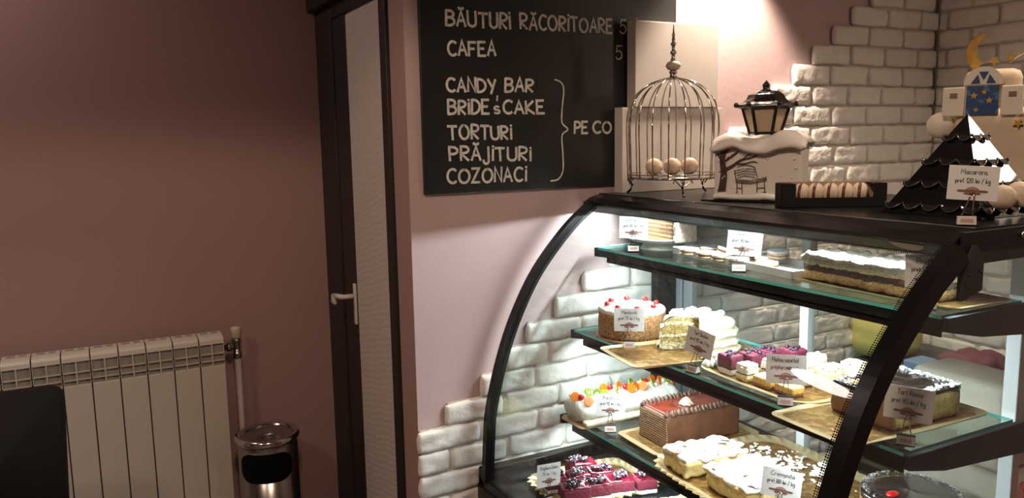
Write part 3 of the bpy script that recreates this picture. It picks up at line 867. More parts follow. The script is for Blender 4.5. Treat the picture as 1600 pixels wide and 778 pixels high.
# ---------------------------------------------------------------- trays
def board_tray(name, label, cx, cy, sx, sy, z, rz=0, m=None, rim=.006, cat='tray', corner=.02, scallop=0, flare=.012):
    t = thing(name, label, cat, (cx, cy, z), rz)
    def outline(g, n=7, sc=0):
        pts = []
        for (x, y, a0) in ((sx / 2 - corner, sy / 2 - corner, 0), (-sx / 2 + corner, sy / 2 - corner, 90), (-sx / 2 + corner, -sy / 2 + corner, 180), (sx / 2 - corner, -sy / 2 + corner, 270)):
            for k in range(n + 1):
                a = rad(a0 + 90 * k / n); pts.append(Vector((x + (corner + g) * math.cos(a), y + (corner + g) * math.sin(a), 0)))
        full = []
        for i in range(len(pts)):
            a, b = pts[i], pts[(i + 1) % len(pts)]
            s = max(1, int((b - a).length / .012))
            for k in range(s): full.append(a.lerp(b, k / s))
        if sc:
            full = [p * (1 + sc * (1 if i % 2 else -1)) for i, p in enumerate(full)]
        return full
    bm = BM()
    a = outline(-.0); b = outline(-.0)
    v0 = [bm.verts.new(p) for p in a]; v1 = [bm.verts.new(p + Vector((0, 0, .003))) for p in a]
    bm.faces.new(v0[::-1]); bm.faces.new(v1)
    for i in range(len(a)): bm.faces.new((v0[i], v0[(i + 1) % len(a)], v1[(i + 1) % len(a)], v1[i]))
    link('tray_base', bm, m or M_gold, t)
    if rim:
        bm = BM()
        o2 = [p * 1.0 for p in outline(0)]
        ring = []
        n = len(o2)
        for i, p in enumerate(o2):
            d = p.normalized()
            k = (1 if i % 2 else -1) * scallop
            ring.append([bm.verts.new(p - d * .010 + Vector((0, 0, .0034))), bm.verts.new(p + Vector((0, 0, .0045 + k * .0))),
                         bm.verts.new(p + d * flare * (1 + k) + Vector((0, 0, rim * (1 - k * .4)))), bm.verts.new(p + d * flare * (1 + k) + Vector((0, 0, rim * (1 - k * .4) - .0015))), bm.verts.new(p - Vector((0, 0, -.0005)))])
        for i in range(n):
            A, Bq = ring[i], ring[(i + 1) % n]
            for k in range(4): bm.faces.new((A[k], A[k + 1], Bq[k + 1], Bq[k]))
        link('tray_rim', bm, M_goldb if m is None else m, t)
    return t

# ---------------------------------------------------------------- top shelf
# Dobos torte on a china stand
t = thing('cake_stand', 'white china cake stand at the far end of the top shelf', 'cake stand', (1.493, 1.862, Z1))
bm = BM(); lathe(bm, [(.062, 0), (.062, .004), (.055, .010), (.052, .022)], 40); link('foot', bm, M_white, t, True)
bm = BM(); lathe(bm, [(.05, .020), (.085, .024), (.105, .032), (.108, .036), (.104, .036), (.084, .029), (.0001, .027)], 56, cap=False, fn=lambda a, z: 1 + (.018 * math.cos(16 * a) if z > .03 else 0)); link('plate', bm, M_white, t, True)
dob = [(0, (.30, .17, .07)), (.06, (.62, .43, .12)), (.13, (.12, .05, .02)), (.22, (.62, .43, .12)), (.29, (.14, .06, .025)), (.39, (.35, .18, .07)), (.46, (.16, .07, .03)), (.56, (.55, .36, .12)), (.62, (.2, .09, .04)), (.72, (.55, .36, .12)), (.78, (.22, .11, .05)), (.88, (.6, .4, .17)), (.93, (.7, .55, .42))]
t = thing('dobos_cake', 'layered caramel and chocolate torte block on the white stand', 'cake', (1.494, 1.828, Z1 + .0290), rad(-92))
bm = lumpbox(.145, .075, .070, .003, 14, .0012, 90, 3); link('layers', bm, layers('dobos_layers', .070, dob, .018), t, True)
bm = lumpbox(.012, .078, .073, .004, 14, .003, 90, 5); link('end_frosting', bm, mat('nutty_frosting', (.72, .56, .44), .7, var=.3, vscale=120, bump=.6, bscale=120), t, True, (.076, 0, 0))
bm = lumpbox(.15, .078, .010, .004, 14, .003, 90, 7); link('top_frosting', bm, mat('top_frosting', (.82, .70, .58), .6, bump=.6, bscale=90), t, True, (.0, 0, .066))
# white tray with sandwich cookies
t = thing('serving_tray', 'long white rectangular tray carrying sandwich cookies', 'tray', (1.492, 1.512, Z1), rad(-95.5))
bm = BM(); box(bm, (-.237, -.062, 0), (.237, .062, .006), .002); link('tray_base', bm, M_white, t)
bm = BM()
for lo, hi in (((-.24, -.066, 0), (.24, -.06, .02)), ((-.24, .06, 0), (.24, .066, .02)), ((-.24, -.066, 0), (-.234, .066, .02)), ((.234, -.066, 0), (.24, .066, .02))): box(bm, lo, hi, .0015)
link('tray_rim', bm, M_white, t)
M_icing = mat('grey_white_icing', (.70, .70, .72), .45); M_bisc = mat('biscuit', (.52, .36, .22), .75, var=.3, vscale=150, bump=.4, bscale=150); M_fill = mat('cocoa_filling', (.16, .08, .05), .6)
def cookie(x, y, label, z=.0065, tilt=(0, 0), r=.0275, base=(Z1,)):
    c = thing('sandwich_cookie', label, 'cookie', (x, y, Z1 + z), group='iced sandwich cookies on the white tray', rot=(rad(tilt[0]), rad(tilt[1]), random.Random(x * 99).uniform(0, 3)))
    bm = BM(); lathe(bm, [(.0001, 0), (r * .93, 0), (r, .003), (r * .95, .0065)], 28); link('lower_biscuit', bm, M_bisc, c, True)
    bm = BM(); lathe(bm, [(r * .9, .0062), (r * .92, .009)], 28); link('filling', bm, M_fill, c, True)
    bm = BM(); lathe(bm, [(r * .95, .0088), (r, .012), (r * .96, .0155)], 28); link('upper_biscuit', bm, M_bisc, c, True)
    bm = BM(); lathe(bm, [(r * .97, .0150), (r * .95, .0172), (r * .6, .0188), (.0001, .0192)], 28); link('icing', bm, M_icing, c, True)
cookie(1.447, 1.682, 'iced cookie at the left end of the white tray, front')
cookie(1.505, 1.665, 'iced cookie at the left end of the white tray, back')
cookie(1.442, 1.606, 'second iced cookie along the front of the white tray')
cookie(1.438, 1.545, 'third iced cookie along the front of the white tray')
cookie(1.500, 1.597, 'tilted iced cookie leaning on the back row of the tray', .012, (8, -14))
cookie(1.508, 1.535, 'iced cookie behind the middle of the white tray')
cookie(1.436, 1.484, 'iced cookie just left of the tray price card clip')
cookie(1.455, 1.50, 'iced cookie lying on top behind the Isere card', .027, (4, 5))
cookie(1.500, 1.455, 'iced cookie right behind the Isere card', .0065)
cookie(1.512, 1.425, 'iced cookie resting on top at the right back', .026, (-5, 4))
cookie(1.445, 1.397, 'rightmost iced cookie near the bare end of the tray')
# long cream and chocolate cake
board_tray('cake_tray', 'gold cake tray under the long crumble cake on top shelf', 1.482, 1.085, .40, .165, Z1, rad(-92), rim=.008)
t = thing('crumble_cake', 'long cake with biscuit, chocolate and pale cream layers', 'cake', (1.474, 1.105, Z1 + .0046), rad(-92.5))
cr = [(0, (.55, .40, .2)), (.22, (.62, .42, .18)), (.38, (.09, .045, .03)), (.66, (.74, .66, .44))]
bm = lumpbox(.33, .112, .052, .005, 28, .009, 85, 8); link('layers', bm, layers('crumble_layers', .052, cr, .10, 45, .75, .35, 160, .8), t, True)
bm = lumpbox(.332, .114, .017, .006, 34, .011, 85, 9); link('cream_top', bm, mat('crumble_cream', (.85, .80, .66), .6, bump=.7, bscale=80), t, True, (0, 0, .042))

# ---------------------------------------------------------------- middle shelf
def round_board(name, label, x, y, z, r, m):
    t = tag(link(name, (lambda b: (lathe(b, [(r, 0), (r, .003)], 48), b)[1])(BM()), m, None, False, (x, y, z)), label, 'cake board'); return t
round_board('cake_board', 'round card board under the crumb-coated cherry cake', 1.364, 1.836, Z2, .102, M_kraft)
t = thing('cherry_cake', 'round crumb-coated cake with white top and red cherries', 'cake', (1.367, 1.837, Z2 + .0035))
bm = BM(); lathe(bm, [(.096, 0), (.097, .01), (.097, .03), (.0965, .05), (.096, .070), (.09, .078), (.0001, .078)], 72)
lump(bm, .003, 120, 2); lump(bm, .002, 260, 3); link('crumb_coat', bm, speckle('crumb', (.27, .13, .05), (.46, .26, .11), 170, .5, .85, 1), t, True)
bm = BM(); lathe(bm, [(.0955, .070), (.0975, .074), (.093, .082), (.07, .084), (.03, .0845), (.0001, .085)], 72, cap=False, fn=lambda a, z: 1 + (.012 * noise.noise(Vector((math.cos(a) * 5, math.sin(a) * 5, 1))) if z < .078 else 0)); lump(bm, .002, 60, 8); link('cream_top', bm, M_cream, t, True)
for k in range(8):
    a = rad(20 + 45 * k); c = (.072 * math.cos(a), .072 * math.sin(a), .090)
    bm = BM(); ball(bm, c, .0085, u=16, v=10); ch_ = link('cherry', bm, M_red, t, True)
    bm = BM(); lathe(bm, [(.011, .083), (.010, .086), (.0001, .087)], 12, c[0], c[1]); link('cream_dab', bm, M_cream, t, True)
board_tray('cake_tray', 'gold cake tray under the cut white meringue cake', 1.360, 1.615, .36, .20, Z2, rad(-10), rim=.008)
t = thing('meringue_cake', 'tall white cream cake cut open to show yellow crumb', 'cake', (1.416, 1.606, Z2 + .0046), rad(0))
def dome(r, h, a0, a1, seg, prof):
    bm = BM(); rows = []
    for i in range(seg + 1):
        a = rad(a0 + (a1 - a0) * i / seg)
        rows.append([bm.verts.new((rr * math.cos(a), rr * math.sin(a), z)) for rr, z in prof])
    for i in range(seg):
        for k in range(len(prof) - 1):
            bm.faces.new((rows[i][k], rows[i + 1][k], rows[i + 1][k + 1], rows[i][k + 1]))
    return bm, rows
pf = [(.098, 0), (.106, .005), (.107, .012), (.098, .019), (.097, .022), (.104, .028), (.105, .034), (.095, .041), (.094, .044), (.101, .050), (.101, .057), (.090, .064), (.089, .067), (.094, .073), (.09, .081), (.075, .088), (.05, .091), (.03, .093), (.012, .094)]
bm, rows = dome(.1, .1, -128, 152, 44, pf)
lump(bm, .008, 38, 12); lump(bm, .004, 110, 13)
for v in bm.verts: v.co.z = max(v.co.z, 0)
link('cream_coat', bm, mat('yellowish_meringue', (.86, .78, .54), .5, bump=.5, bscale=70), t, True)
bm = BM()
cp = [(0.0, 0)] + [(r * .985, z * .985) for r, z in pf] + [(0.0, .092)]
for a in (-128, 152):
    vs = [bm.verts.new((rr * math.cos(rad(a)), rr * math.sin(rad(a)), z)) for rr, z in cp]
    bm.faces.new(vs)
mc = layers('meringue_cut', .1, [(0, (.80, .70, .42)), (.20, (.50, .36, .12)), (.34, (.86, .8, .6)), (.42, (.52, .38, .13)), (.66, (.8, .7, .42)), (.74, (.55, .42, .16)), (.86, (.88, .83, .68))], .07, 30, .8, .6, 130, 1)
link('cut_face', bm, mc, t)
bm = BM(); rnd2 = random.Random(3)
for k in range(26):
    a = rnd2.uniform(-2.0, 2.4); r = rnd2.uniform(.0, .07)
    ball(bm, (r * math.cos(a), r * math.sin(a), .090 + rnd2.uniform(-.002, .004)), rnd2.uniform(.010, .020), 1.2, .7, .45, 10, 7)
lump(bm, .006, 110, 4); link('meringue_peaks', bm, M_cream, t, True)
# platter of assorted slices
board_tray('cake_tray', 'gold oval-cornered tray of assorted small cake slices', 1.425, 1.312, .345, .25, Z2, rad(-92), rim=.007, corner=.06)
GP = 'assorted small cake slices on the platter'
M_purp = mat('berry_mousse', (.15, .015, .04), .4, var=.45, vscale=60, bump=.3, bscale=90)
M_berry = mat('dark_berry', (.03, .01, .03), .3)
berry_l = [(0, (.8, .74, .62)), (.30, (.05, .02, .015)), (.44, (.16, .018, .045))]
cream_l = [(0, (.72, .52, .16)), (.28, (.85, .78, .5)), (.5, (.07, .035, .02)), (.58, (.88, .82, .66))]
car_l = [(0, (.35, .16, .05)), (.35, (.75, .45, .10)), (.8, (.86, .62, .2))]
spr_l = [(0, (.30, .15, .08)), (.5, (.86, .76, .38)), (.8, (.9, .85, .55))]
pink_l = [(0, (.45, .2, .13)), (.5, (.5, .27, .2)), (.8, (.7, .5, .42))]
def slice_cake(x, y, label, kind, sx=.048, sy=.040, h=.042, rz=-92, z=Z2 + .0035, seed=0):
    t = thing('cake_slice', label, 'cake slice', (x, y, z), rad(rz), GP)
    L, nm = {'berry': (berry_l, 'berry'), 'cream': (cream_l, 'custard'), 'caramel': (car_l, 'caramel'), 'sprinkle': (spr_l, 'sprinkle'), 'pink': (pink_l, 'rosy')}[kind]
    bm = lumpbox(sx, sy, h, .003, 8, .0025, 90, seed); link('layers', bm, layers(nm + '_slice_%d' % int(h * 1000), h, L, .05, 40), t, True)
    if kind == 'berry':
        bm = BM(); r3 = random.Random(seed)
        for k in range(9): ball(bm, (r3.uniform(-sx * .4, sx * .4), r3.uniform(-sy * .4, sy * .4), h + .001), r3.uniform(.0035, .0065), u=9, v=6)
        link('berries', bm, M_berry, t, True)
    if kind == 'cream':
        bm = lumpbox(sx * .96, sy * .96, .010, .004, 8, .004, 90, seed + 3); link('cream_top', bm, M_cream, t, True, (0, 0, h - .003))
    if kind == 'sprinkle':
        bm = lumpbox(sx * .98, sy * .98, .008, .003, 8, .002, 90, seed + 3); link('sprinkled_top', bm, speckle('sprinkles', (.88, .82, .5), (.10, .06, .04), 160, .6, .7, .6), t, True, (0, 0, h - .003))
    return t
slice_cake(1.338, 1.402, 'berry mousse slice at the left front of the platter', 'berry', seed=1, h=.047)
slice_cake(1.330, 1.338, 'yellow and cream layered slice left of the platter card', 'cream', .040, .036, .034, seed=2)
slice_cake(1.333, 1.278, 'caramel slice directly behind the platter card', 'caramel', .058, .036, .024, seed=3)
slice_cake(1.335, 1.215, 'caramel slice at the right front of the platter', 'caramel', .054, .036, .022, seed=4)
slice_cake(1.392, 1.385, 'berry mousse slice behind the white meringue', 'berry', .048, .042, .046, seed=5)
slice_cake(1.394, 1.318, 'cream topped slice in the middle of the platter', 'cream', .044, .040, .04, seed=6)
slice_cake(1.408, 1.250, 'poppy sprinkled slice right of the platter card top', 'sprinkle', .044, .04, .042, seed=7)
slice_cake(1.468, 1.400, 'berry mousse slice in the back row, left one', 'berry', .052, .042, .040, seed=8)
slice_cake(1.490, 1.345, 'berry mousse slice in the back row, tall one', 'berry', .05, .042, .052, seed=9)
slice_cake(1.500, 1.285, 'white cream cube slice in the back row', 'cream', .034, .036, .044, seed=10)
slice_cake(1.512, 1.240, 'rosy brown slice in the back row', 'pink', .044, .036, .034, seed=11)
slice_cake(1.448, 1.205, 'sprinkled yellow slice near the coconut cake, front one', 'sprinkle', .048, .042, .044, seed=12)
slice_cake(1.510, 1.188, 'sprinkled yellow slice near the coconut cake, back one', 'sprinkle', .048, .042, .05, rz=-80, seed=13)
bm = BM(); ball(bm, (0, 0, .017), .0185, 1, 1, .95, 20, 14)
tag(link('meringue_ball', bm, mat('smooth_meringue', (.80, .80, .82), .4), None, True, (1.348, 1.440, Z2 + .0046)), 'smooth white meringue ball at the left end of the platter', 'meringue')
bm = BM(); lathe(bm, [(.016, 0), (.018, .006), (.013, .012), (.009, .018), (.0001, .026)], 40, fn=lambda a, z: 1 + .18 * math.cos(a * 7 + z * 60)); 
tag(link('cream_rosette', bm, M_cream, None, True, (1.333, 1.468, Z2 + .0046)), 'piped cream rosette beside the meringue ball', 'cream rosette')
# Rocco cake
board_tray('cake_tray', 'gold cake tray jutting out under the coconut-edged cake', 1.390, 1.030, .20, .375, Z2, rad(-93), rim=.007)
t = thing('coconut_edged_cake', 'chocolate glazed cake with white coconut border on top', 'cake', (1.428, 1.022, Z2 + .0035), rad(-92))
rl = [(0, (.32, .18, .08)), (.1, (.62, .48, .16)), (.82, (.5, .38, .14))]
bm = lumpbox(.150, .195, .058, .006, 16, .003, 50, 21); link('sponge', bm, layers('rocco_sponge', .058, rl, .08, 25, .8, .3, 90), t, True)
bm = lumpbox(.152, .010, .058, .004, 16, .003, 60, 22); link('cream_side', bm, mat('cocoa_side', (.27, .14, .07), .6, var=.3, vscale=40, bump=.5, bscale=60), t, True, (0, -.095, 0))
bm = lumpbox(.152, .198, .010, .004, 18, .003, 50, 23); link('glaze', bm, M_dchoc, t, True, (0, 0, .054))
bm = BM(); r3 = random.Random(6)
for k in range(420):
    s = r3.choice((0, 1, 2, 3)); u = r3.uniform(-1, 1); d = abs(r3.gauss(0, .010))
    x, y = ((u * .076, -.099 + d), (u * .076, .099 - d), (-.076 + d, u * .099), (.076 - d, u * .099))[s]
    z = .064 + r3.uniform(0, .003)
    dx, dy = r3.uniform(-1, 1), r3.uniform(-1, 1); q = .0032 / max(.2, math.hypot(dx, dy))
    vs = [bm.verts.new((x + dx * q * a - dy * q * b * .35, y + dy * q * a + dx * q * b * .35, z + c)) for a, b, c in ((-1, -1, 0), (1, -1, .001), (1, 1, .001), (-1, 1, 0))]
    bm.faces.new(vs)
    vs = [bm.verts.new((x + dx * q * a, y + dy * q * a, z + c)) for a, c in ((-1, -.001), (1, -.001), (1, .0025), (-1, .0025))]
    bm.faces.new(vs)
ck = link('coconut_flakes', bm, mat('coconut', (.82, .82, .80), .7), t); ck['kind'] = 'stuff'
bm = BM(); lathe(bm, [(.016, .062), (.018, .066), (.012, .070), (.0001, .069)], 16, fn=lambda a, z: 1 + .1 * math.cos(5 * a)); link('walnut', bm, mat('walnut', (.42, .22, .09), .6, bump=.8, bscale=120), t, True, (-.03, -.072, 0))

# ---------------------------------------------------------------- lower shelf
# Pavlova roll
board_tray('cake_board', 'gold card board under the white fruit-topped roll', 1.385, 1.904, .375, .125, Z3, rad(-1), rim=0, m=M_kraft, cat='cake board')
t = thing('pavlova_roll', 'white meringue roll topped with orange and kiwi slices', 'cake', (1.392, 1.912, Z3 + .0036), rad(-1))
bm = BM(); n = 26; rows = []
for i in range(n + 1):
    x = -.178 + .356 * i / n
    e = min(1, min(i, n - i) / 2.2); sc = .86 + .14 * e
    rows.append([bm.verts.new((x, .058 * sc * math.cos(a) * (1.05 if math.sin(a) < .3 else .95), max(0, .031 + .037 * sc * math.sin(a)))) for a in [2 * PI * k / 22 for k in range(22)]])
for A, Bq in zip(rows, rows[1:]):
    for k in range(22): bm.faces.new((A[k], A[(k + 1) % 22], Bq[(k + 1) % 22], Bq[k]))
bm.faces.new(rows[0][::-1]); bm.faces.new(rows[-1])
lump(bm, .005, 38, 31, zmin=.002); lump(bm, .002, 120, 32, zmin=.002)
link('roll', bm, mat('roll_meringue', (.76, .73, .66), .55, bump=.35, bscale=60), t, True)
bm = lumpbox(.36, .03, .016, .006, 22, .005, 60, 33); link('meringue_skirt', bm, M_cream2, t, True, (0, -.062, 0))
bm = BM(); r3 = random.Random(11)
for k in range(60): ball(bm, (r3.uniform(-.18, .18), r3.uniform(-.03, .03), .068 + r3.uniform(-.003, .004)), r3.uniform(.005, .010), u=8, v=6)
link('whipped_cream', bm, M_cream, t, True)
M_or = mat('orange_flesh', (.68, .19, .008), .35, var=.2, vscale=90); M_orr = mat('orange_rind', (.60, .13, .005), .45); M_ki = mat('kiwi_flesh', (.24, .36, .03), .35, var=.3, vscale=70); M_kic = mat('kiwi_core', (.55, .6, .25), .4); M_seed = mat('kiwi_seed', (.02, .02, .01), .5)
def fruit(kind, x, y, z, rx, ry, rzz, r=.0145):
    M_ = Matrix.Translation((x, y, z)) @ Matrix.Rotation(rad(rzz), 4, 'Z') @ Matrix.Rotation(rad(ry), 4, 'Y') @ Matrix.Rotation(rad(rx), 4, 'X')
    if kind == 'berry':
        bm = BM(); ball(bm, (x, y, z), .009, u=14, v=9); return link('red_berry', bm, M_red, t, True)
    a0, a1 = (0, 360) if kind != 'half' else (0, 180)
    bm = BM(); bm2 = BM(); n_ = 20
    def disc(b, R, th, a0, a1):
        pts = [(R * math.cos(rad(a0 + (a1 - a0) * k / n_)), R * math.sin(rad(a0 + (a1 - a0) * k / n_))) for k in range(n_ + (0 if a1 - a0 == 360 else 1))]
        prism(b, pts, 'z', -th, th)
    disc(bm, r, .002, a0, a1); bm.transform(M_)
    o_ = link('kiwi_slice' if kind == 'kiwi' else 'orange_slice', bm, M_ki if kind == 'kiwi' else M_orr, t)
    if kind == 'kiwi':
        bm = BM(); disc(bm, r * .36, .0024, 0, 360); bm.transform(M_); link('core', bm, M_kic, o_)
        bm = BM()
        for k in range(14):
            a = 2 * PI * k / 14
            for s in (-1, 1): ball(bm, (r * .52 * math.cos(a), r * .52 * math.sin(a), .0022 * s), .0011, u=5, v=4)
        bm.transform(M_); link('kiwi_seeds', bm, M_seed, o_)
    else:
        bm = BM()
        for k in range(8 if kind != 'half' else 4):
            b0, b1 = 45 * k + 4, 45 * k + 41
            pts = [(r * .12 * math.cos(rad(45 * k + 22.5)), r * .12 * math.sin(rad(45 * k + 22.5)))] + [(r * .86 * math.cos(rad(b0 + (b1 - b0) * q / 4)), r * .86 * math.sin(rad(b0 + (b1 - b0) * q / 4))) for q in range(5)]
            prism(bm, pts, 'z', -.0024, .0024)
        bm.transform(M_); link('segments', bm, M_or, o_)
fr_ = [('orange', -.175, -.006, .074, 70, 10, -30), ('berry', -.160, -.016, .074, 0, 0, 0), ('orange', -.150, -.040, .066, 62, 0, -15), ('kiwi', -.128, -.004, .078, 60, 15, 20), ('kiwi', -.105, -.018, .076, 72, -5, -50), ('kiwi', -.088, -.030, .074, 60, 0, -5), ('orange', -.068, .004, .080, 65, 10, 10), ('berry', -.048, .0, .080, 0, 0, 0), ('kiwi', -.035, -.014, .078, 75, 0, 60), ('orange', -.012, .006, .078, 68, 0, 30), ('berry', .0, -.01, .078, 0, 0, 0), ('orange', .012, -.026, .076, 60, 0, -10), ('orange', .030, -.022, .078, 70, 0, 20), ('kiwi', .036, .010, .080, 66, 0, 35), ('orange', .055, -.024, .076, 58, 0, -35), ('kiwi', .070, .0, .079, 70, 0, 50), ('berry', .085, .004, .078, 0, 0, 0), ('kiwi', .098, -.016, .077, 62, 0, 55), ('orange', .112, .006, .079, 72, 0, 15), ('orange', .128, -.012, .076, 64, 0, 40), ('orange', .145, .002, .076, 60, 0, 10), ('kiwi', .160, -.010, .075, 40, 0, 30), ('orange', .176, -.012, .070, 60, 10, 40)]
for f_ in fr_: fruit(*f_)
# chocolate layer cake
board_tray('cake_tray', 'gold tray under the chocolate layer cake', 1.437, 1.665, .335, .185, Z3, rad(-3), rim=.006)
t = thing('chocolate_layer_cake', 'brown chocolate loaf cake with thin layers and piped edge', 'cake', (1.437, 1.660, Z3 + .0045), rad(-2))
HC = .088
chl = []
for k in range(14): chl += [(k / 14, (.05, .02, .01)), (k / 14 + .036, (.36, .20, .08))]
bm = lumpbox(.25, .124, HC, .004, 22, .0022, 45, 41); link('cream_body', bm, M_choc, t, True)
bm = lumpbox(.006, .122, HC - .004, .001, 18, .0012, 90, 42); link('cut_face', bm, layers('choc_layers', HC, chl, .035, 16, .75, .3, 160), t, True, (-.1245, 0, 0))
bm = lumpbox(.226, .1, .006, .002, 16, .0015, 70, 43); link('glaze', bm, mat('red_brown_glaze', (.20, .035, .018), .12, var=.5, vscale=30, bump=.25, bscale=40, coat=.5), t, True, (-.006, 0, HC - .002))
bm = BM(); r3 = random.Random(8)
def star(bm, x, y, z, s):
    lathe(bm, [(s, z - .002), (s * 1.1, z + s * .4), (s * .75, z + s * 1.0), (s * .35, z + s * 1.5), (.0001, z + s * 2.0)], 14, x, y, fn=lambda a, zz_: 1 + .2 * math.cos(a * 5 + zz_ * 300 + x * 50))
for k in range(19):
    u = -.119 + .238 * k / 18
    for y in (-.056, .056): star(bm, u + r3.uniform(-.002, .002), y + r3.uniform(-.002, .002), HC - .001, r3.uniform(.0075, .0095))
for k in range(8): star(bm, .118, -.048 + .096 * k / 7, HC - .001, .0085)
link('piped_cream', bm, mat('piped_chocolate', (.07, .03, .015), .5), t, True)
bm = BM(); lathe(bm, [(.018, HC + .004), (.02, HC + .008), (.014, HC + .014), (.010, HC + .02), (.0001, HC + .026)], 36, fn=lambda a, z: 1 + .16 * math.cos(a * 7 + z * 200)); link('cream_swirl', bm, mat('swirl_cream', (.42, .30, .22), .6), t, True, (-.02, -.01, 0))
# cremsnita
board_tray('cake_tray', 'large fluted gold tray under the powdered custard slice', 1.402, 1.335, .385, .42, Z3, rad(-4), rim=.012, corner=.07, scallop=.25, flare=.02)
def custard(x, y, sx, sy, rz, label, seed):
    t = thing('custard_slice', label, 'cake', (x, y, Z3 + .0045), rad(rz), 'blocks of custard slice')
    bm = lumpbox(sx, sy, .040, .006, 20, .009, 55, seed); link('custard', bm, layers('custard_body', .04, [(0, (.72, .5, .22)), (.12, (.78, .62, .26)), (.72, (.70, .50, .18))], .08, 30, .6, .2, 90, .5), t, True)
    bm = lumpbox(sx * 1.02, sy * 1.02, .013, .005, 28, .011, 48, seed + 1); link('pastry_top', bm, speckle('sugared_pastry', (.84, .81, .75), (.70, .50, .22), 30, .60, .7, .6), t, True, (0, 0, .036))
    bm = BM(); r3 = random.Random(seed)
    for k in range(26):
        x_, y_ = r3.uniform(-sx / 2, sx / 2) * .92, r3.uniform(-sy / 2, sy / 2) * .92
        s = r3.uniform(.008, .02); a = r3.uniform(0, PI)
        M_ = Matrix.Translation((x_, y_, .051)) @ Matrix.Rotation(a, 4, 'Z') @ Matrix.Rotation(r3.uniform(-.35, .35), 4, 'X') @ Matrix.Rotation(r3.uniform(-.3, .3), 4, 'Y')
        vs = [bm.verts.new(M_ @ Vector((s * math.cos(2 * PI * q / 7) * r3.uniform(.7, 1.1), s * math.sin(2 * PI * q / 7) * r3.uniform(.6, 1), 0))) for q in range(7)]
        f = bm.faces.new(vs); r_ = bmesh.ops.extrude_face_region(bm, geom=[f]); bmesh.ops.translate(bm, verts=[v for v in r_['geom'] if isinstance(v, bmesh.types.BMVert)], vec=(0, 0, .0014))
    fl = link('pastry_flakes', bm, speckle('powdered_flake', (.84, .81, .76), (.62, .42, .18), 40, .60, .7, .4), t)
custard(1.325, 1.473, .18, .11, -7, 'powdered custard slice block at the back of the fluted tray', 51)
custard(1.318, 1.303, .155, .155, -6, 'powdered custard slice block at the front of the fluted tray', 55)
bm = BM(); r3 = random.Random(77)
for k in range(150):
    x_, y_ = r3.gauss(1.50, .05), r3.gauss(1.36, .07)
    if not (1.42 < x_ < 1.60 and 1.17 < y_ < 1.52): continue
    q_ = abs(r3.gauss(0, .0045)) + .0012
    vs_ = ball(bm, (x_, y_, Z3 + .0075), q_, r3.uniform(.7, 2.0), r3.uniform(.5, 1), .0025 / max(.003, q_), 9, 5)
    bmesh.ops.rotate(bm, verts=vs_, cent=(x_, y_, Z3), matrix=Matrix.Rotation(r3.uniform(0, 3), 3, 'Z'))
    for v_ in vs_: v_.co += Vector((nz(v_.co, 160, 3), nz(v_.co, 160, 7), 0)) * q_ * .9
cb = link('pastry_crumbs', bm, M_cream, None); tag(cb, 'white pastry crumbs scattered over the fluted gold tray', 'crumbs'); cb['kind'] = 'stuff'
# dark round cake, lower right
round_board('cake_board', 'round gold board under the dark glazed cake', 1.49, 1.015, Z3, .118, M_gold)
t = thing('glazed_cake', 'dark glossy round cake with coconut rim and red topping', 'cake', (1.495, 1.02, Z3 + .0035))
bm = BM(); lathe(bm, [(.098, 0), (.1, .01), (.1, .06), (.094, .068), (.0001, .068)], 64); lump(bm, .002, 60, 3); link('sponge', bm, mat('brown_sponge', (.36, .20, .10), .8, var=.3, vscale=90, bump=.6, bscale=120), t, True)
bm = BM(); lathe(bm, [(.1, .058), (.1025, .066), (.097, .074), (.07, .0755), (.03, .076), (.0001, .076)], 64, cap=False); lump(bm, .003, 34, 5); link('glaze', bm, M_dchoc, t, True)
bm = BM(); r3 = random.Random(16)
for k in range(380):
    a = r3.uniform(0, 2 * PI); r = .098 - abs(r3.gauss(0, .006)); z = .0745 + r3.uniform(0, .003)
    b = r3.uniform(0, PI); q = .0028; x, y = r * math.cos(a), r * math.sin(a); dx, dy = math.cos(b) * q, math.sin(b) * q
    bm.faces.new([bm.verts.new(v) for v in ((x - dx, y - dy, z), (x + dx, y + dy, z), (x + dx - dy * .4, y + dy + dx * .4, z + .0015), (x - dx - dy * .4, y - dy + dx * .4, z + .0015))])
ck = link('coconut_flakes', bm, MATS['coconut'], t); ck['kind'] = 'stuff'
bm = BM(); ball(bm, (-.055, .005, .078), .014, 1.2, .8, .4, 14, 8); link('jelly_drop', bm, M_red, t, True)

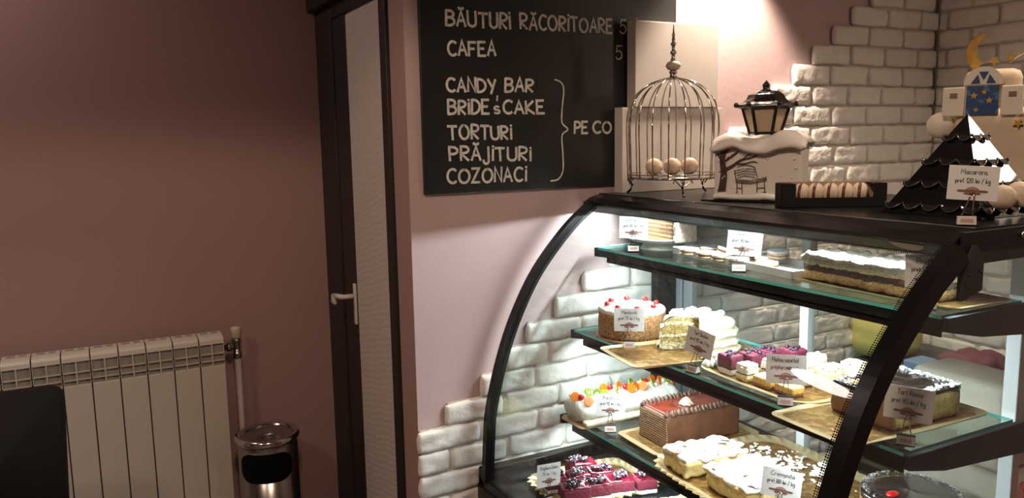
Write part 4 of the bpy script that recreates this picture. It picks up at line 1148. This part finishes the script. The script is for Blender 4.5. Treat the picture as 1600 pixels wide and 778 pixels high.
# ---------------------------------------------------------------- deck of the case
board_tray('cake_tray', 'gold scalloped tray of berry slices on the case floor', 1.215, 1.815, .30, .215, ZD, rad(-4), rim=.014, corner=.05, scallop=.3, flare=.02)
M_bj = mat('berry_jelly', (.14, .004, .016), .14, var=.5, vscale=50, bump=.25, bscale=60, coat=.4); M_bb = mat('blackberry', (.035, .012, .025), .3, bump=.8, bscale=240); M_sug = mat('icing_sugar', (.75, .72, .74), .8)
bl = [(0, (.82, .78, .7)), (.30, (.05, .015, .02)), (.40, (.15, .008, .028))]
def berry_slice(x, y, label, seed, sx=.078, sy=.054, rz=-14):
    t = thing('berry_slice', label, 'cake slice', (x, y, ZD + .0035), rad(rz), 'berry slices on the scalloped tray')
    bm = lumpbox(sx, sy, .042, .003, 10, .002, 70, seed); link('layers', bm, layers('berry_slice_layers', .042, bl, .05, 40), t, True)
    bm = lumpbox(sx * .97, sy * .96, .006, .002, 10, .002, 70, seed + 2); link('jelly', bm, M_bj, t, True, (0, 0, .040))
    bm = BM(); r3 = random.Random(seed); bs = BM()
    for k in range(8):
        cx_, cy_ = r3.uniform(-sx * .34, sx * .34), r3.uniform(-sy * .32, sy * .32)
        for q in range(16):
            a = r3.uniform(0, 2 * PI); e = r3.uniform(0, 1)
            ball(bm, (cx_ + .0085 * e * math.cos(a), cy_ + .0085 * e * math.sin(a), .048 + .008 * (1 - e * e)), .0034, u=7, v=5)
        for q in range(4): ball(bs, (cx_ + r3.uniform(-.007, .007), cy_ + r3.uniform(-.007, .007), .058 - r3.uniform(0, .004)), r3.uniform(.0015, .0028), 1, 1, .5, 6, 4)
    link('blackberries', bm, M_bb, t, True); link('sugar_dusting', bs, M_sug, t, True)
berry_slice(1.112, 1.752, 'glazed berry slice nearest the tray front, behind its card', 61)
berry_slice(1.178, 1.742, 'glazed berry slice in the middle of the front row', 62, .070)
berry_slice(1.247, 1.735, 'big glazed berry slice at the right of the front row', 63, .076, .06)
berry_slice(1.100, 1.838, 'glazed berry slice at the left back corner of the tray', 64, .06)
berry_slice(1.164, 1.815, 'glazed berry slice in the middle row, left', 65, .062)
berry_slice(1.236, 1.806, 'glazed berry slice in the middle row, right', 66, .074)
berry_slice(1.215, 1.878, 'glazed berry slice at the far back of the tray', 67, .085, .05)
berry_slice(1.315, 1.706, 'single berry slice apart at the right tray edge', 68, .058, .05)
board_tray('cake_tray', 'gold tray of yellow crumble at the bottom of the case', 1.31, 1.50, .22, .24, ZD, rad(-4), rim=.008)
t = thing('crumble_slice', 'yellow crumble-topped cake low in the case', 'cake', (1.31, 1.515, ZD + .0035), rad(-5))
bm = lumpbox(.15, .165, .028, .006, 20, .006, 60, 71); link('crumble', bm, speckle('yellow_crumble', (.62, .55, .15), (.85, .8, .5), 90, .52, .8, 1), t, True)

# ---------------------------------------------------------------- things on top of the case
def carton(name, label, lo, hi, lid):
    t = thing(name, label, 'box', ((lo[0] + hi[0]) / 2, (lo[1] + hi[1]) / 2, lo[2]), group='white cake cartons')
    sx, sy, h = hi[0] - lo[0], hi[1] - lo[1], hi[2] - lo[2]
    B('carton_body', (-sx / 2, -sy / 2, 0), (sx / 2, sy / 2, h - .002), M_box, t, .0015)
    B('lid_flap', (-sx / 2 + lid, -sy / 2 + .001, h - .0022), (sx / 2 + .001, sy / 2, h), M_box, t)
    if lid: B('side_flap', (-sx / 2 + .003, -sy / 2 - .001, h - .012), (-sx / 2 + .006, -sy / 2 + .012, h + .006), M_box, t)
    return t
carton('cake_carton', 'lower white cake carton standing against the pink wall', (1.440, 1.985, ZT), (1.835, 2.026, 1.683), 0)
carton('cake_carton', 'upper white cake carton stacked on top of the other', (1.484, 1.980, 1.6835), (1.812, 2.022, 1.940), .004)

# birdcage
cg = thing('birdcage', 'chrome domed birdcage holding macarons on the case', 'birdcage', (1.512, 1.838, ZT))
RC = .128; N = 18
bm = BM()
tube(bm, [(RC * math.cos(2 * PI * k / 48), RC * math.sin(2 * PI * k / 48), .052) for k in range(48)], .0028, 8, closed=True)
tube(bm, [(RC * math.cos(2 * PI * k / 48), RC * math.sin(2 * PI * k / 48), .062) for k in range(48)], .0018, 8, closed=True)
link('base_ring', bm, M_chrome, cg, True)
bm = BM(); lathe(bm, [(.0001, .048), (.118, .048), (.126, .051), (.126, .054), (.0001, .052)], 48, cap=False); link('base_plate', bm, M_chrome, cg, True)
for k in range(N):
    a = 2 * PI * (k + .3) / N
    pr_ = [(RC, .054), (RC + .002, .13), (RC + .004, .20), (RC - .001, .245), (RC - .016, .281), (.083, .310), (.048, .327), (.012, .336)]
    pp = catmull([(r * math.cos(a), r * math.sin(a), z) for r, z in pr_], 3)
    bm = BM(); tube(bm, pp, .0021, 6); link('bar', bm, M_chrome, cg, True)
for k in range(3):
    a = rad(-116 + 120 * k)
    d = Vector((math.cos(a), math.sin(a), 0))
    bm = BM(); tube(bm, [d * (RC - .008) + Vector((0, 0, .05)), d * (RC + .004) + Vector((0, 0, .042)), d * (RC - .006) + Vector((0, 0, .028)), d * (RC - .001) + Vector((0, 0, .014)), d * (RC + .010) + Vector((0, 0, .004))], [.006, .005, .004, .0035, .004], 8)
    s_ = d.cross(Vector((0, 0, 1)))
    for sg_ in (-1, 1): tube(bm, catmull([d * RC + s_ * sg_ * .004 + Vector((0, 0, .03)), d * RC + s_ * sg_ * .016 + Vector((0, 0, .042)), d * RC + s_ * sg_ * .024 + Vector((0, 0, .048)), d * RC + s_ * sg_ * .027 + Vector((0, 0, .040))], 4), .002, 6)
    link('foot', bm, M_chrome, cg, True)
bm = BM(); lathe(bm, [(.014, .330), (.018, .333), (.012, .338), (.0085, .345), (.012, .350), (.012, .354), (.007, .357)], 20); link('crown', bm, M_chrome, cg, True)
bm = BM(); lathe(bm, [(.006, .356), (.017, .360), (.0215, .368), (.0215, .372), (.017, .380), (.006, .384)], 24); link('bead', bm, mat('ivory_bead', (.62, .5, .38), .35), cg, True)
bm = BM(); lathe(bm, [(.006, .383), (.009, .386), (.006, .390), (.005, .400), (.009, .404), (.0095, .409), (.005, .413), (.0045, .424), (.008, .428), (.0085, .433), (.004, .437), (.0055, .443), (.0035, .452), (.006, .456), (.003, .460), (.0018, .475), (.0001, .487)], 18); link('finial', bm, M_chrome, cg, True)

# macarons
M_shellc = mat('cream_shell', (.70, .56, .42), .55, var=.12, vscale=40, bump=.15, bscale=150)
M_shellb = mat('beige_shell', (.62, .46, .33), .55, var=.12, vscale=40, bump=.15, bscale=150)
M_mfill = mat('macaron_cream', (.75, .68, .58), .6); M_rfill = mat('cherry_filling', (.13, .035, .02), .4)
def macaron(loc, rot, label, group, r=.022, shell=None, fill=None, th=1):
    t = thing('macaron', label, 'macaron', loc, group=group, rot=rot)
    s = [(.0001, .0135), (r * .5, .0128), (r * .85, .010), (r, .0055), (r * 1.03, .0042), (r * .99, .0028), (r * .9, .0026)]
    bm = BM(); lathe(bm, [(a, z * th) for a, z in s], 28, cap=False, fn=lambda a, z: 1 + (.02 * math.sin(a * 17) if z < .005 * th else 0)); link('shell', bm, shell or M_shellc, t, True)
    bm = BM(); lathe(bm, [(a, -z * th) for a, z in s], 28, cap=False, fn=lambda a, z: 1 + (.02 * math.sin(a * 13) if z > -.005 * th else 0)); link('shell', bm, shell or M_shellc, t, True)
    bm = BM(); lathe(bm, [(r * .88, -.0035 * th), (r * .93, 0), (r * .88, .0035 * th)], 28); link('filling', bm, fill or M_mfill, t, True)
    return t
for k, (x, y, lb) in enumerate(((1.457, 1.852, 'beige macaron inside the birdcage, left one of three'), (1.500, 1.824, 'beige macaron inside the birdcage, middle one of three'), (1.541, 1.796, 'beige macaron inside the birdcage, right one of three'))):
    macaron((x, y, ZT + .0835), (rad(68), rad(6 * k - 5), rad((-25, -42, -60)[k])), lb, 'macarons inside the birdcage', .024, M_shellb)

# snow scene cake
tag(B('cake_plaque', (-.135, -.03, 0), (.125, .105, .004), M_black, None, .0012, loc=(1.519, 1.5155, ZT), rot=(0, 0, rad(-61.6))), 'thin black plaque under the snowy lantern cake', 'cake board')
sn = thing('snow_scene_cake', 'white cake with painted winter bench and lantern on top', 'cake', (1.519, 1.5155, ZT + .0042), rad(-61.6))
M_fond = mat('white_fondant', (.72, .66, .58), .5, bump=.08, bscale=60)
bm = lumpbox(.222, .085, .150, .004, 12, .002, 20, 81); link('fondant_body', bm, M_fond, sn, True, (0, .044, 0))
# painted tree and bench lie flat on the front face, raised by a fraction of a millimetre
bm = BM(); fp = lambda u, v: Vector((u - .113, -.0022, v))
def stroke(pts, w0, w1):
    P = catmull([(a, b, 0) for a, b in pts], 4)
    for i in range(len(P) - 1):
        wq = w0 + (w1 - w0) * i / (len(P) - 1); ribbon(bm, [(P[i].x, P[i].y), (P[i + 1].x, P[i + 1].y)], wq, fp)
stroke([(.024, .012), (.028, .04), (.030, .07), (.026, .10), (.030, .135)], .020, .013)
stroke([(.029, .075), (.05, .085), (.075, .102), (.10, .108), (.122, .117)], .009, .0018)
stroke([(.03, .10), (.05, .112), (.07, .126), (.09, .132)], .007, .0016)
stroke([(.06, .092), (.085, .093), (.105, .098), (.118, .096)], .004, .0014)
stroke([(.08, .105), (.095, .117), (.108, .121)], .003, .0012)
stroke([(.028, .09), (.018, .11), (.008, .125)], .006, .002)
stroke([(.030, .12), (.042, .13), (.05, .142)], .006, .002)
stroke([(.015, .01), (.026, .028), (.036, .012)], .006, .004)
link('painted_tree', bm, mat('tree_paint', (.055, .022, .018), .6), sn)
bm = BM()
for k in range(4): ribbon(bm, [(.058 + .003 * k, .074 - .006 * k), (.085, .080 - .006 * k), (.112, .079 - .007 * k)], .0016, fp)
for k in range(3): ribbon(bm, [(.062, .052 - .004 * k), (.1, .049 - .004 * k), (.142, .059 - .004 * k)], .0018, fp)
for a, b in (((.058, .075), (.064, .048)), ((.112, .080), (.118, .058)), ((.066, .046), (.066, .016)), ((.078, .044), (.080, .012)), ((.118, .046), (.118, .018)), ((.136, .052), (.138, .020)), ((.066, .03), (.08, .028)), ((.118, .03), (.137, .032)), ((.062, .016), (.07, .015)), ((.076, .012), (.084, .011)), ((.134, .02), (.142, .02))):
    ribbon(bm, [a, b], .0022, fp)
ribbon(bm, arc(.088, .079, .026, .010, 150, 20, 8), .0018, fp)
link('painted_bench', bm, mat('bench_paint', (.04, .025, .02), .6), sn)
bm = BM(); r3 = random.Random(5)
for k in range(34): ball(bm, (r3.uniform(-.10, .108), -.0022, r3.uniform(.02, .135)), r3.uniform(.0014, .0026), u=7, v=5)
link('snow_dots', bm, mat('icing_dot', (.78, .72, .65), .5), sn, True)
bm = lumpbox(.215, .03, .016, .007, 18, .008, 40, 84); link('snow_drift', bm, M_cream, sn, True, (0, -.012, 0))
bm = BM(); n = 30; m2 = 12; rows = []
for i in range(n + 1):
    u = i / n; x = -.118 + .245 * u
    row = []
    for k in range(m2 + 1):
        v = k / m2; y = -.020 + .115 * v
        e = math.sin(PI * min(1, max(0, u))) ** .35 * math.sin(PI * v) ** .4 if 0 < v < 1 and 0 < u < 1 else 0
        z = .146 + .024 * e + .014 * e * math.sin(u * 9 + .6) + .005 * nz((x, y, 0), 30, 9)
        if k <= 1: z -= .014 * (.5 + .5 * math.sin(u * 11 + 2.0)) + .004
        row.append(bm.verts.new((x, y, z)))
    rows.append(row)
low = [[bm.verts.new((v.co.x * .97, v.co.y + (.004 if k <= 1 else 0), v.co.z - (.012 if 0 < i < n else .004))) for k, v in enumerate(r)] for i, r in enumerate(rows)]
for i in range(n):
    for k in range(m2):
        bm.faces.new((rows[i][k], rows[i + 1][k], rows[i + 1][k + 1], rows[i][k + 1])); bm.faces.new((low[i][k], low[i][k + 1], low[i + 1][k + 1], low[i + 1][k]))
for i in range(n):
    for k in (0, m2): bm.faces.new((rows[i][k], low[i][k], low[i + 1][k], rows[i + 1][k]))
for k in range(m2):
    for i in (0, n): bm.faces.new((rows[i][k], rows[i][k + 1], low[i][k + 1], low[i][k]))
link('snow_cap', bm, mat('snow_icing', (.74, .68, .61), .5, bump=.15, bscale=50), sn, True)
# lantern on the snow cap
LX, LY = .010, .04
M_lant = mat('lantern_chocolate', (.018, .011, .009), .25, bump=.3, bscale=40); M_pane = mat('lantern_pane', (.55, .43, .28), .45)
def hexring(r, z, n=6, a0=rad(12)): return [(LX + r * math.cos(2 * PI * k / n + a0), LY + r * math.sin(2 * PI * k / n + a0), z) for k in range(n)]
def loft(bm, rings):
    R = [[bm.verts.new(p) for p in r] for r in rings]
    for A, Bq in zip(R, R[1:]):
        for k in range(len(A)): bm.faces.new((A[k], A[(k + 1) % len(A)], Bq[(k + 1) % len(A)], Bq[k]))
    bm.faces.new(R[0][::-1]); bm.faces.new(R[-1])
bm = BM(); loft(bm, [hexring(.036, .168), hexring(.056, .233)]); lan = link('lantern_pane', bm, M_pane, sn)
bm = BM()
for a, b in zip(hexring(.0375, .166), hexring(.0575, .235)): tube(bm, [a, b], .0045, 6)
A = hexring(.0375, .170); tube(bm, A, .004, 6, closed=True)
link('lantern_frame', bm, M_lant, sn)
bm = BM(); loft(bm, [hexring(.058, .230), hexring(.074, .238), hexring(.073, .243), hexring(.057, .250), hexring(.050, .258), hexring(.044, .268), hexring(.030, .275), hexring(.012, .279)]); lump(bm, .003, 60, 4)
for p in hexring(.074, .243): ball(bm, p, .0065, 1, 1, 1.1, 8, 6)
link('lantern_roof', bm, M_lant, sn)
bm = BM(); lathe(bm, [(.012, .274), (.014, .279), (.008, .282), (.009, .288), (.010, .293), (.005, .299), (.0001, .305)], 14, LX, LY); link('lantern_finial', bm, M_lant, sn, True)

# macaron carton
mb = thing('macaron_box', 'low black macaron box with cut-out front window', 'box', (1.5355, 1.2835, ZT), rad(-31.8))
bm = BM()
L2, D2, H2 = .1205, .055, .055
prism(bm, [(-L2, 0), (L2, 0), (L2, H2), (.090, H2), (.090, .026), (.086, .0225), (-.083, .0225), (-.088, .026), (-.088, H2), (-L2, H2)], 'y', 0, .0015)
box(bm, (-L2, 0, 0), (-L2 + .0015, D2, H2)); box(bm, (L2 - .0015, 0, 0), (L2, D2, H2)); box(bm, (-L2, 0, 0), (L2, D2, .0015))
box(bm, (-L2, 0, H2 - .0012), (-.088, D2, H2)); box(bm, (.090, 0, H2 - .0012), (L2, D2, H2))
link('box_sleeve', bm, M_blackm, mb)
bm = BM(); box(bm, (-L2 + .002, D2 - .003, .002), (L2 - .002, D2 - .0015, H2 + .002)); box(bm, (-L2 + .002, .003, .002), (L2 - .002, D2 - .003, .004)); link('inner_tray', bm, mat('tan_carton', (.42, .28, .18), .7), mb)
ca, sa = math.cos(rad(-31.8)), math.sin(rad(-31.8))
for k in range(5):
    u = -.067 + .0340 * k; v = .027
    x, y = 1.5355 + u * ca - v * sa, 1.2835 + u * sa + v * ca
    macaron((x, y, ZT + .0302), (rad(90), 0, rad(-31.8 + 90 - 30 + (5 if k > 3 else 0))), ['leftmost', 'second', 'middle', 'fourth', 'rightmost'][k] + ' of five macarons standing in the black box', 'macarons in the black box', .024, M_shellc, M_rfill, 1.3)

# black pyramid stand
py = thing('macaron_pyramid', 'black acrylic pyramid stand with scalloped ledges', 'display stand', (1.64, 1.04, ZT))
M_acr = mat('black_acrylic', (.006, .006, .007), .04, spec=1)
bm = BM()
hb_ = .111; ap = bm.verts.new((0, 0, .208)); q = [bm.verts.new((sx * hb_, sy * hb_, .0)) for sx, sy in ((-1, -1), (1, -1), (1, 1), (-1, 1))]
bm.faces.new(q[::-1])
for k in range(4): bm.faces.new((q[k], q[(k + 1) % 4], ap))
link('pyramid_body', bm, M_acr, py)
M_ledge = mat('ledge_acrylic', (.012, .012, .013), .1, spec=.7)
for lv, z in enumerate((.006, .052, .098, .148)):
    s = hb_ * (1 - z / .208)
    nsc = max(2, 5 - lv)
    bm = BM()
    tb = BM()
    for k in range(4):
        a = PI / 2 * k; ca_, sa_ = math.cos(a), math.sin(a)
        rot_ = lambda p: Vector((p[0] * ca_ - p[1] * sa_, p[0] * sa_ + p[1] * ca_, p[2]))
        nn = nsc * 10; R_1 = []; lip = []
        for i in range(nn + 1):
            u = -1 + 2 * i / nn; ph = abs(math.sin(PI * nsc * i / nn)) ** .8
            zl = z + .018 - .014 * ph; so = hb_ * (1 - zl / .208) + .006
            lip.append(rot_((u * so, -so - .002, zl)))
            R_1.append([bm.verts.new(rot_(q_)) for q_ in ((u * s * .99, -s * .95, z + .012), (u * so, -so, zl - .0012), (u * so, -so - .002, zl), (u * s * .99, -s * .95, z + .015))])
        for A_, B_ in zip(R_1, R_1[1:]):
            for j in range(4): bm.faces.new((A_[j], A_[(j + 1) % 4], B_[(j + 1) % 4], B_[j]))
        bm.faces.new(R_1[0]); bm.faces.new(R_1[-1][::-1])
        tube(tb, lip, .0011, 5)
    link('ledge_glint', tb, mat('edge_glint', (.12, .115, .11), .1, metal=.6), py, True)  # paler tube along each lip, its colour standing in for a glint
    link('scalloped_ledge', bm, M_ledge, py)
macaron((1.562, .911, ZT + .043), (rad(78), 0, rad(-52)), 'cream macaron on the pyramid ledge beside the price card', 'macarons on the black pyramid', .0235)
macaron((1.617, .910, ZT + .046), (rad(78), 0, rad(-48)), 'cream macaron on the pyramid ledge, right edge of the photo', 'macarons on the black pyramid', .025)

# night-sky window cake behind the pyramid
mk = thing('night_window_cake', 'cream cake with blue starry window and golden moon', 'cake', (1.895, 1.168, ZT), rad(-58))
M_crf = mat('cream_fondant', (.66, .52, .36), .55, bump=.08, bscale=50); M_wf = mat('ivory_fondant', (.74, .66, .54), .5); M_yel = mat('golden_sugar', (.62, .34, .03), .45, var=.3, vscale=60)
bm = lumpbox(.17, .11, .225, .02, 12, .002, 20, 91); link('cake_tier', bm, M_crf, mk, True, (.03, .045, 0))
bm = lumpbox(.12, .09, .10, .02, 12, .002, 20, 92); link('upper_tier', bm, M_crf, mk, True, (.02, .05, .215))
bm = BM()
FZ = .208
box(bm, (-.034, -.016, FZ), (.034, -.006, FZ + .072), .002); 
pts = [(-.040, FZ + .07)] + [(.040 * math.cos(rad(180 - 12 * k)), FZ + .07 + .042 * math.sin(rad(12 * k))) for k in range(16)]
prism(bm, pts, 'y', -.019, -.006)
link('arched_window', bm, M_wf, mk)
bm = BM(); box(bm, (-.0335, -.0185, FZ + .001), (.0335, -.0155, FZ + .068)); wn = link('night_pane', bm, speckle('night_blue', (.008, .05, .16), (.05, .16, .30), 45, .6, .4, .2), mk)
bm = BM()
for a, b, c in (((-.026, .073), (-.012, .094), (-.006, .073)), ((-.010, .100), (.010, .100), (0, .080)), ((.026, .073), (.012, .094), (.006, .073))):
    prism(bm, [(p[0], FZ + p[1]) for p in (a, b, c)], 'y', -.021, -.018)
link('fanlight_pane', bm, MATS['night_blue'], mk)
def star5(bm, x, z, r, y0, y1, rot=0):
    prism(bm, [(x + (r if k % 2 == 0 else r * .45) * math.cos(rad(90 + 36 * k + rot)), z + (r if k % 2 == 0 else r * .45) * math.sin(rad(90 + 36 * k + rot))) for k in range(10)], 'y', y0, y1)
for x, z, r in ((-.018, .045, .009), (.003, .053, .007), (.014, .033, .0085), (-.012, .012, .006)):
    bm = BM(); star5(bm, x, FZ + z, r, -.0205, -.0183, 20 * x); link('star', bm, M_yel, mk)
for s in (-1, 1):
    bm = BM(); box(bm, (s * .060 - .0225, -.022, FZ - .002), (s * .060 + .0225, -.014, FZ + .066), .002); sh = link('shutter', bm, M_wf, mk)
    bm = BM(); box(bm, (s * .060 - .008, -.0235, FZ + .040), (s * .060 + .008, -.0215, FZ + .052)); link('shutter_slot', bm, mat('slot_brown', (.22, .13, .07), .6), sh)
bm = BM()
cr_ = [(.034 * math.cos(rad(a)), .042 * math.sin(rad(a))) for a in range(70, 251, 10)] + [(.020 + .030 * math.cos(rad(a)), .006 + .036 * math.sin(rad(a))) for a in range(238, 92, -12)]
prism(bm, [(x * .9 - .008, FZ + .146 + z) for x, z in cr_], 'y', -.004, .012); link('moon', bm, M_yel, mk)
for x, z, r in ((-.022, .118, .012), (.020, .125, .013), (.052, .130, .012), (.066, .02, .013), (.095, .015, .012), (.075, -.022, .011)):
    bm = BM(); star5(bm, x, FZ + z, r, -.020 if z < .1 else -.006, -.008 if z < .1 else .004, 15 * x * 100); link('star', bm, M_yel, mk)
bm = BM(); tube(bm, catmull([(.05, .0, FZ + .12), (.075, 0, FZ + .135), (.09, 0, FZ + .15), (.095, 0, FZ + .165)], 4), .003, 6); link('sugar_swirl', bm, M_crf, mk, True)
bm = BM(); ball(bm, (-.085, .02, .185), .032, 1, .7, 1, 18, 12); link('cloud', bm, M_wf, mk, True)

# ---------------------------------------------------------------- staff side seen through the case
wk = thing('worktop', 'dark staff worktop along the white brick wall', 'counter', (0, 0, 0))
B('counter_top', (2.45, .4, .70), (W2X - .026, 2.0, .74), mat('worktop_dark', (.05, .05, .052), .4), wk, .003)
B('counter_body', (2.48, .42, 0), (W2X - .03, 1.98, .70), M_blackm, wk)
def soft_pile(name, label, cat, loc, size, m, seed, amp=.02, kind=None):
    bm = lumpbox(size[0], size[1], size[2], min(size) * .3, 10, amp, 18, seed)
    o_ = tag(link(name, bm, m, None, True, loc), label, cat)
    return o_
soft_pile('yellow_box', 'yellow-green carton on the staff worktop', 'box', (2.66, 2.08 - .12, .7405), (.24, .20, .19), mat('olive_yellow', (.50, .46, .14), .6), 1, .004)
bm = BM(); box(bm, (-.05, -.04, 0), (.05, .04, .06), .006); tag(link('blue_box', bm, mat('soft_blue', (.16, .26, .42), .5), None, False, (2.54, 1.86 - .14, .741)), 'small blue box in front of the yellow carton', 'box')
soft_pile('pink_cloth', 'crumpled purple-pink cloth on the worktop', 'cloth', (2.66, 1.62, .7405), (.18, .16, .09), mat('plum_cloth', (.13, .04, .06), .8), 5, .03)
bm = BM(); r3 = random.Random(2)
for k in range(170):
    x, y = r3.gauss(0, .05), r3.gauss(0, .075); a = r3.uniform(-.6, .6) + PI / 2; L = r3.uniform(.03, .06)
    z = max(.006, .06 * math.exp(-(x * x / .006 + y * y / .014)) + r3.uniform(-.012, .012))
    tube(bm, [(x - L * math.cos(a), y - L * math.sin(a), z - .006), (x, y, z + .008), (x + L * math.cos(a), y + L * math.sin(a), z - .005)], .0045, 5)
o_ = tag(link('shredded_paper', bm, mat('shred_yellow', (.50, .44, .12), .7, var=.3, vscale=30), None, True, (2.56, 1.32, .745)), 'loose yellow shredded filler on the staff worktop', 'paper shreds'); o_['kind'] = 'stuff'
bm = BM(); lathe(bm, [(.04, 0), (.05, .01), (.058, .12), (.060, .125), (.056, .125), (.048, .012), (.0001, .01)], 4, cap=False); bmesh.ops.rotate(bm, verts=bm.verts, cent=(0, 0, 0), matrix=Matrix.Rotation(PI / 4, 3, 'Z'))
tag(link('plastic_tub', bm, M_white, None, False, (2.80, 1.40, .741)), 'white plastic tub on the staff worktop', 'tub')
soft_pile('plastic_bag', 'grey-blue plastic bag lying on the worktop', 'bag', (2.62, .98, .7425), (.22, .22, .09), mat('bag_grey', (.25, .30, .33), .35), 8, .035)
# service ledge: box and reflection stand-in
M_beige = mat('beige_card', (.62, .50, .40), .7, var=.12, vscale=14)
bm = BM(); box(bm, (-.08, -.14, 0), (.08, .14, .245), .02, 4); tag(link('beige_block', bm, M_beige, None, True, (1.80, 1.07, .593)), 'beige block in place of a reflection in the end glass', 'carton', 'beige cartons behind the case')  # solid lower block stands in for a reflection in the end glass
bm = BM(); box(bm, (-.075, -.115, 0), (.075, .115, .20), .02, 4); tag(link('beige_block', bm, M_beige, None, True, (1.80, 1.085, .839)), 'upper beige carton stacked behind the case doors', 'carton', 'beige cartons behind the case')
bm = BM(); lathe(bm, [(.034, 0), (.036, .01), (.044, .245), (.046, .252), (.041, .252), (.034, .012), (.0001, .01)], 28, cap=False)
tag(link('red_tub', bm, mat('red_plastic', (.6, .02, .015), .3), None, True, (1.732, .879, .5925)), 'tall red plastic tub behind the end of the case', 'tub')
